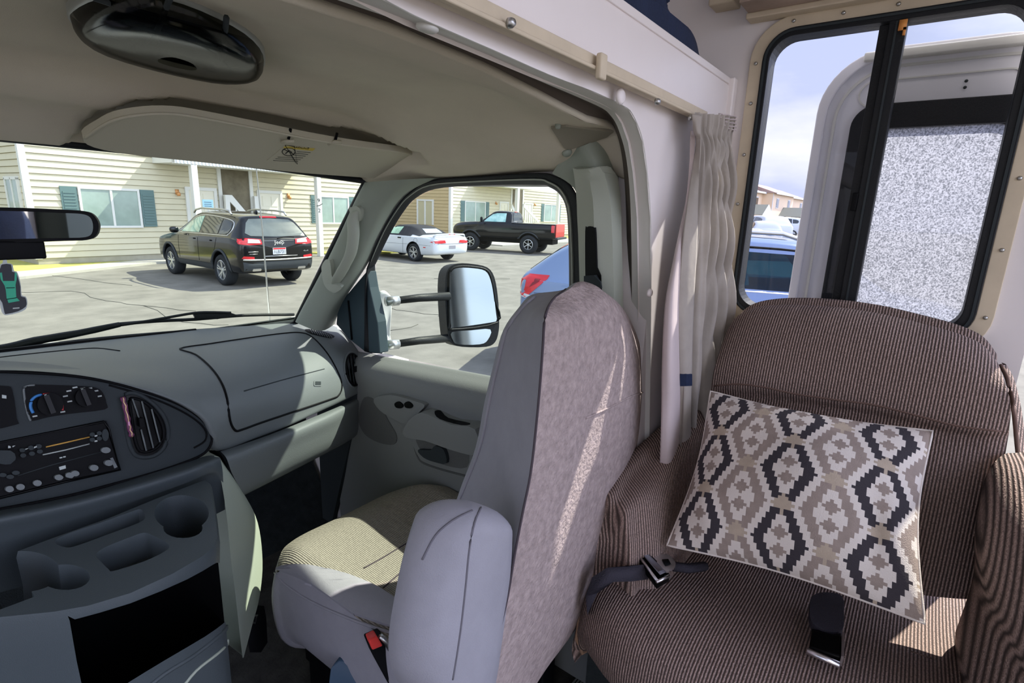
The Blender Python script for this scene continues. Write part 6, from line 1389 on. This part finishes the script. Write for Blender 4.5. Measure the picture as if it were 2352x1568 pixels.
# ---- black pickup
TK = [(0, .90, .78, 1.05, 1.34, .84, 1.37), (.04, .96, .72, 1.05, 1.37, .88, 1.40), (.4, .97, .70, 1.05, 1.37, .88, 1.40), (1.6, .97, .68, 1.05, 1.37, .88, 1.40), (2.06, .97, .66, 1.05, 1.37, .88, 1.40), (2.12, .97, .66, 1.05, 1.37, .86, 1.42), (2.15, .97, .66, 1.05, 1.37, .76, 1.72), (2.22, .97, .66, 1.05, 1.37, .72, 1.87), (2.5, .97, .66, 1.05, 1.37, .71, 1.92), (3.0, .97, .66, 1.05, 1.36, .70, 1.91), (3.25, .97, .66, 1.05, 1.36, .72, 1.78), (3.7, .97, .66, 1.05, 1.34, .84, 1.42), (3.95, .97, .66, 1.03, 1.30, .80, 1.39), (4.7, .96, .68, 1.0, 1.22, .72, 1.34), (5.05, .92, .70, .98, 1.14, .68, 1.24), (5.2, .72, .74, .95, 1.05, .6, 1.10)]
RZ = .32; ax = V((math.cos(RZ), math.sin(RZ), 0)); ay = V((-math.sin(RZ), math.cos(RZ), 0)); rc = V((20.85, 14.95, 0)) + ax * .86 - ay * 1.25
tk = thing('pickup_truck', 'lifted black pickup truck with red rear end, seen through the passenger window', 'truck', rc, RZ)
kb = body('body', TK, m_bpaint, tk); lf = Side(kb, LFn); rf = Side(kb, RFn); bf = Side(kb, BFn)
cg = mat('blue green car glass', '#6FA9A8', .08, coat=1, vcol='#BFE5E0', vs=3)
for pr in (lf, rf): decal('side_window', [(2.42, 1.41), (3.52, 1.40), (3.36, 1.56), (3.12, 1.74), (2.9, 1.80), (2.42, 1.81)], pr, 0, .008, cg, tk, local=True)
rw = decal('rear_window', [(-.58, 1.45), (.58, 1.45), (.60, 1.6), (.52, 1.82), (-.52, 1.82), (-.60, 1.6)], bf, 0, .01, m_cglass, tk, local=True)
line('window_trim', [(-.60, 1.44), (.60, 1.44)], bf, .012, m_alloy, rw, sm=1, local=True)
for x_ in (-.2, .2): line('window_bar', [(x_, 1.46), (x_, 1.8)], bf, .012, m_alloy, rw, sm=1, local=True)
decal('brake_light', [(-.16, 1.86), (.16, 1.86), (.16, 1.89), (-.16, 1.89)], bf, 0, .02, m_rlamp, tk, local=True, sub=0)
B().box((-.80, -.03, .80), (.80, .0, 1.40)).mk('tailgate', mat('red tailgate paint', '#C8443C', .3, coat=.6), tk, local=True, smooth=False, bevel=.02)
for s_, pr in ((-1, lf), (1, rf)):
    decal('tail_lamp', rrect(.02, 1.02, .16, 1.34, .02, 2), pr, 0, .02, m_rlamp, tk, local=True, sub=1)
    for y_ in (1.25, 4.20): line('wheel_flare', [(y_ + .53 * math.cos(a), .46 + .52 * math.sin(a)) for a in [math.pi * k / 10 for k in range(11)]], pr, .035, m_clad, tk, sm=2, local=True)
    B().ball((s_ * 1.12, 3.55, 1.50), (.09, .05, .12), 8, e=.7).mk('door_mirror', m_blk, tk, local=True)
    line('door_gap', [(2.34, 1.4), (2.34, .75)], pr, .007, m_blk, tk, sm=1, local=True); line('bed_gap', [(2.10, 1.4), (2.10, .75)], pr, .012, m_blk, tk, sm=1, local=True)
    line('body_crease', [(.1, 1.18), (2.1, 1.18)], pr, .005, m_clad, tk, sm=1, local=True)
B().box((-.9, -.14, .70), (.9, -.0, .80)).mk('rear_bumper', m_clad, tk, local=True, bevel=.02)
B().box((-.5, .2, .45), (.5, 4.9, .70)).tube([V((-.8, 1.25, .44)), V((.8, 1.25, .44))], .06).tube([V((-.8, 4.2, .44)), V((.8, 4.2, .44))], .06).mk('chassis', m_blk, tk, local=True, smooth=False)
ac = arches(kb, (1.25, 4.2), .52); cutcar(kb, ac)
for y_ in (1.25, 4.2):
    for s_ in (-1, 1): wheel(tk, s_ * .83, y_, .43, .29, 6, .56, twin=False)
# ---- blue suv close by
BL = [(0, .74, .50, .85, 1.05, .66, 1.12), (.03, .90, .40, .8, 1.12, .78, 1.18), (.12, .96, .36, .75, 1.16, .76, 1.27), (.45, .985, .34, .75, 1.16, .72, 1.52), (.75, .99, .33, .75, 1.15, .70, 1.65), (1.1, .99, .32, .75, 1.15, .70, 1.70), (2.0, .99, .32, .75, 1.13, .70, 1.73), (2.9, .99, .32, .75, 1.12, .68, 1.71), (3.3, .99, .32, .75, 1.11, .67, 1.62), (3.9, .99, .32, .75, 1.08, .76, 1.22), (4.2, .98, .32, .75, 1.05, .76, 1.14), (4.75, .95, .34, .7, .98, .68, 1.04), (4.97, .7, .4, .65, .85, .6, .9)]
m_bl = mat('blue grey car paint', '#7286A8', .2, coat=.6)
RZB = math.atan2(-.40, -.916); ax = V((math.cos(RZB), math.sin(RZB), 0))
bc_ = V((5.0, 3.72, 0)) - ax * .97
bu = thing('suv', 'blue grey suv parked close outside the passenger window with red tail lamp', 'car', bc_, RZB)
bb = body('body', BL, m_bl, bu); lf = Side(bb, LFn); rf = Side(bb, RFn); bf = Side(bb, BFn); tf_ = Side(bb, TFn)
W1 = [(1.0, 1.22), (2.0, 1.20), (2.0, 1.585), (1.5, 1.58), (1.15, 1.52)]; W2 = [(2.1, 1.20), (3.45, 1.18), (3.2, 1.46), (2.95, 1.56), (2.1, 1.585)]
for pr in (lf, rf):
    for w_ in (W1, W2): decal('side_window', w_, pr, -.004, .005, glass('tinted car window', '#9CBFC8', .05), bu, local=True)
    line('window_chrome', [(.95, 1.19), (2.0, 1.175), (3.5, 1.155)], pr, .012, m_chr, bu, sm=1, local=True)
    line('window_seal', [(1.0, 1.53), (1.3, 1.60), (2.0, 1.625), (3.0, 1.60), (3.3, 1.48)], pr, .014, m_blk, bu, local=True)
    line('door_gap', [(2.05, 1.15), (2.05, .5)], pr, .006, m_blk, bu, sm=1, local=True); line('body_crease', [(.2, 1.0), (2, 1.02), (3.9, .98)], pr, .006, m_bl, bu, local=True)
    decal('quarter_window', [(.62, 1.26), (.92, 1.24), (1.0, 1.48), (.84, 1.46)], pr, 0, .006, m_cglass, bu, local=True)
    tl = decal('tail_lamp', [(.0, .99), (.10, .94), (.34, 1.16), (.36, 1.20), (.04, 1.20)], pr, 0, .012, m_rlamp, bu, local=True)
    decal('lamp_lens', [(.14, 1.06), (.24, 1.12), (.26, 1.15), (.20, 1.15)], pr, .012, .003, mat('dark red lens', '#7C1820', .2, coat=.5), tl, local=True, sub=1)
    decal('lamp_lens', [(.0, .96), (.10, .935), (.16, .97), (.02, 1.0)], pr, .012, .003, m_clamp, tl, local=True, sub=1)
    for y_ in (1.05, 4.03): line('wheel_arch_trim', [(y_ + .44 * math.cos(a), .36 + .47 * math.sin(a)) for a in [math.pi * k / 10 for k in range(11)]], pr, .022, m_clad, bu, sm=2, local=True)
    decal('door_handle', rrect(1.55, 1.03, 1.77, 1.06, .01, 2), pr, .01, .02, m_bl, bu, local=True, sub=1)
for s_ in (-1, 1):
    B().tube([V((s_ * .70, .95, 1.70)), V((s_ * .70, 1.05, 1.755)), V((s_ * .70, 2.0, 1.79)), V((s_ * .69, 2.8, 1.775)), V((s_ * .68, 3.05, 1.70))], .024, 8).mk('roof_rail', m_brch, bu, local=True)
    decal('bumper_reflector', rrect(s_ * .7 - .12, .62, s_ * .7 + .12, .66, .01, 1), bf, 0, .01, m_rlamp, bu, local=True, sub=0)
decal('rear_window', [(-.68, 1.24), (.68, 1.24), (.62, 1.54), (-.62, 1.54)], bf, 0, .006, m_cglass, bu, local=True)
skin(bb, lambda c, n: n.z > .8 and 1.2 < c.y < 2.9 and abs(c.x) < .5 and c.z > 1.6, .004, m_cglass, 'sunroof', bu)
cs_ = arches(bb, (1.05, 4.03), .43)
for w_ in (W1, W2):
    c = B().prism([V((-1.3, a, z_)) for a, z_ in w_], (2.6, 0, 0)).mk('cut', mat('car interior', '#3E4E5C', .8)); cs_.append(c)
cutcar(bb, cs_)
for y_ in (1.05, 4.03):
    for s_ in (-1, 1): wheel(bu, s_ * .84, y_, .375, .25, 10)
m_cs = mat('car seat fabric', '#1B2A3C', .8); m_cs2 = mat('car seat pale bolster', '#8FB7B4', .8)
for x_ in (-.38, .38):
    for y_ in (1.45, 2.45):
        B().ball((x_, y_, 1.13), (.22, .10, .30), 10, e=.7).mk('seat_back', m_cs, bu, local=True); B().ball((x_, y_ - .06, 1.50), (.12, .05, .09), 8, e=.7).mk('headrest', m_cs, bu, local=True)
        B().ball((x_ + .14, y_ + .03, 1.12), (.06, .09, .26), 8).mk('seat_bolster', m_cs2, bu, local=True)
# ---- far cars
def far_car(label, px, depthY, z, m, rz, group=None, k=1.0):
    c = thing('parked_car', label, 'car', (px.x, px.y, z), rz, 'white cars parked in the far row')
    o = body('body', [(a * k, w_ * k, b_ * k, c_ * k, d_ * k, e_ * k, f_ * k) for a, w_, b_, c_, d_, e_, f_ in SU], m, c, nu=2, nv=2)
    for fn in (LFn, RFn):
        pr = Side(o, fn)
        for w_ in DL: decal('side_window', [(a * k, b_ * k) for a, b_ in w_], pr, 0, .01, m_cglass, c, local=True, sub=1)
    pr = Side(o, FFn); decal('windshield', [(-.6 * k, 1.2 * k), (.6 * k, 1.2 * k), (.52 * k, 1.48 * k), (-.52 * k, 1.48 * k)], pr, 0, .01, m_cglass, c, local=True, sub=1)
    for y_ in (.93, 3.66):
        for s_ in (-1, 1): wheel(c, s_ * .84 * k, y_ * k, .35, .24, 5, twin=False)
    return c
def at(px, dep):   # ground point under a sight line at a horizontal depth
    d = ray(px, 500); hd_ = V((d.x, d.y, 0)); return hd_ * (dep / hd_.dot(H))
hl = B().prism([V((*at(a, b_)[:2], 0)) for a, b_ in ((1560, 27), (2050, 27), (2250, 140), (1500, 140))], (0, 0, .5)).mk('floor.005', m_asph, smooth=False); tag(hl, kind='structure')
far_car('white suv in the far row, largest car below the townhouses', at(1790, 34), 0, .5, m_wp, math.radians(-58), None, 1.06)
far_car('white car at the left end of the far row, cut by the window frame', at(1712, 43), 0, .5, m_wp, math.radians(-64), None)
far_car('white car with dark windows at the right of the far row', at(1850, 50), 0, .5, m_wp, math.radians(20), None, 1.1)
far_car('low white car between two larger ones in the far row', at(1768, 30), 0, .5, m_wp, math.radians(-70), None, .85)
# ---- townhouse row
Td = ray(2220, 524); Td.z = 0; Td.normalize(); Tn = V((Td.y, -Td.x, 0))
T0 = at(1735, 78)
if Tn.dot(-T0) < 0: Tn = -Tn
m_tc = mat('peach townhouse siding', '#E6CDAE', .8); m_tt = mat('brown roof shingles', '#A08A80', .9, var=.1, vs=1); m_gr = mat('dark grey porch shingles', '#6E7068', .9)
def TB(b, s0, s1, o0, o1, z0_, z1_):
    vs = [T0 + Td * s + Tn * o for s, o in ((s0, o0), (s1, o0), (s1, o1), (s0, o1))]
    return b.add([V((p.x, p.y, z)) for z in (z0_, z1_) for p in vs], [(0, 3, 2, 1), (4, 5, 6, 7), (0, 1, 5, 4), (1, 2, 6, 5), (2, 3, 7, 6), (3, 0, 4, 7)])
def TQ(s, o, z): p = T0 + Td * s + Tn * o; return V((p.x, p.y, z))
for ui, (s0, s1, o, lb_) in enumerate(((-10, 7.4, -1.5, 'peach two-storey townhouse at the left end of the far row'), (7.4, 19.9, 0, 'peach two-storey townhouse in the middle of the far row'), (19.9, 34, -1.2, 'peach two-storey townhouse at the right end of the far row'))):
    h_ = thing('townhouse', lb_, 'house', TQ(s0, o, 0), 0, 'townhouses in the far row'); 
    x = B(); TB(x, s0, s1, o - 9, o, 0, 6.1); x.mk('wall', m_tc, h_, smooth=False)
    x = B(); x.prism([TQ(s0 - .3, o + .5, 6.0), TQ(s0 - .3, o - 4.5, 7.7), TQ(s0 - .3, o - 9.5, 6.0)], Td * (s1 - s0 + .6)); x.mk('roof', m_tt, h_, smooth=False)
    x = B(); TB(x, s0 - .3, s1 + .3, o + .5, o + .6, 5.85, 6.1); TB(x, s0, s0 + .25, o, o + .05, 0, 6); x.mk('eave_trim', m_wtrim, h_, smooth=False)
    for ws in (s0 + 2.2, s1 - 3.4):
        x = B(); TB(x, ws - .15, ws + 1.35, o, o + .06, 3.85, 5.35); f = x.mk('window', m_wtrim, h_, smooth=False)
        x = B(); TB(x, ws, ws + 1.2, o + .06, o + .1, 4.0, 5.2); x.mk('pane', m_cglass, f, smooth=False)
        x = B(); TB(x, ws, ws + 1.4, o, o + .06, 1.0, 2.2); x.mk('window', m_cglass, h_, smooth=False)
    pm_ = (s0 + s1) / 2 + .6; w_ = 2.4
    x = B(); x.prism([TQ(pm_ - w_, o, 2.7), TQ(pm_, o, 4.1), TQ(pm_ + w_, o, 2.7)], Tn * 3.2); x.mk('porch_roof', m_gr, h_, smooth=False)
    x = B(); x.prism([TQ(pm_ - w_, o + 3.2, 2.65), TQ(pm_, o + 3.2, 4.1), TQ(pm_ + w_, o + 3.2, 2.65)], Tn * .08)
    for a in (-w_ + .3, w_ - .5): TB(x, pm_ + a, pm_ + a + .25, o + 2.9, o + 3.15, 0, 2.7)
    x.mk('porch_gable', m_wtrim, h_, smooth=False)
    x = B(); TB(x, pm_ - .5, pm_ + .5, o, o + .06, 0, 2.2); x.mk('front_door', mat('brown front door', '#8C6A50', .6), h_, smooth=False)
# ------------------------------------------------------------------ wing mirror of the motorhome
wm_ = thing('side_mirror', 'black towing side mirror on two arms outside the passenger window', 'mirror', P(900, 760, X=1.24))
YM = 1.36
hs_o = [(1022, 640), (1030, 615), (1050, 605), (1085, 606), (1118, 614), (1134, 636), (1142, 680), (1145, 730), (1144, 760), (1136, 785), (1115, 796), (1060, 796), (1036, 788), (1028, 770), (1022, 700)]
cM = P(1085, 700, Y=YM); nM = V((-.34, -.93, .13)).normalized()
pmm = lambda x_, y_: (onplane(x_, y_, cM, nM), nM)
decal('housing', smooth2(hs_o, 3), pmm, -.06, .065, m_rub, wm_, sub=1, bevel=.012)
hsr = smooth2([(1032, 640), (1036, 622), (1052, 615), (1085, 616), (1112, 622), (1124, 642), (1132, 680), (1137, 720), (1138, 735), (1125, 740), (1040, 752), (1034, 748), (1032, 700)], 3)
decal('mirror_glass', hsr, pmm, .006, .002, mat('darkened mirror', '#8E979C', .08, metal=1), wm_, sub=0, smooth=False)  # grey tint tones down the reflected sky
decal('lower_mirror', smooth2([(1036, 762), (1080, 758), (1124, 756), (1118, 780), (1100, 790), (1050, 790), (1038, 780)], 3), pmm, .006, .002, mat('darkened mirror', '#8E979C', .08, metal=1), wm_, sub=0, smooth=False)
line('glass_rim', [(1030, 640), (1034, 619), (1052, 612), (1086, 613), (1115, 620), (1127, 642), (1135, 690), (1140, 740), (1036, 756), (1030, 740)], pmm, .004, m_rub, wm_, closed=True, off=.008)
for (xa, ya), (xb, yb) in (((893, 692), (1030, 680)), ((893, 792), (1034, 776))):
    B().tube([P(xa, ya, Y=1.42), P((xa + xb) / 2, (ya + yb) / 2 + (-2), Y=1.40), P(xb, yb, Y=YM + .03)], [.012, .014, .016], 10).mk('arm', m_rub, wm_)
    B().tube([P(xa - 6, ya, Y=1.425), P(xa + 22, ya - 2, Y=1.415)], .017, 10).mk('arm_clamp', m_alloy, wm_)
loft('mirror_foot', [[P(872, 670, X=1.2), P(885, 668, X=1.22), P(898, 680, X=1.25)], [P(872, 720, X=1.2), P(890, 715, X=1.24), P(900, 705, X=1.26)], [P(876, 780, X=1.2), P(888, 765, X=1.24), P(896, 770, X=1.25)], [P(878, 812, X=1.2), P(895, 800, X=1.23), P(908, 790, X=1.25)]], mat('white body paint', '#E8EAEA', .25, coat=.5), wm_, nu=3, nv=4, solid=.006)
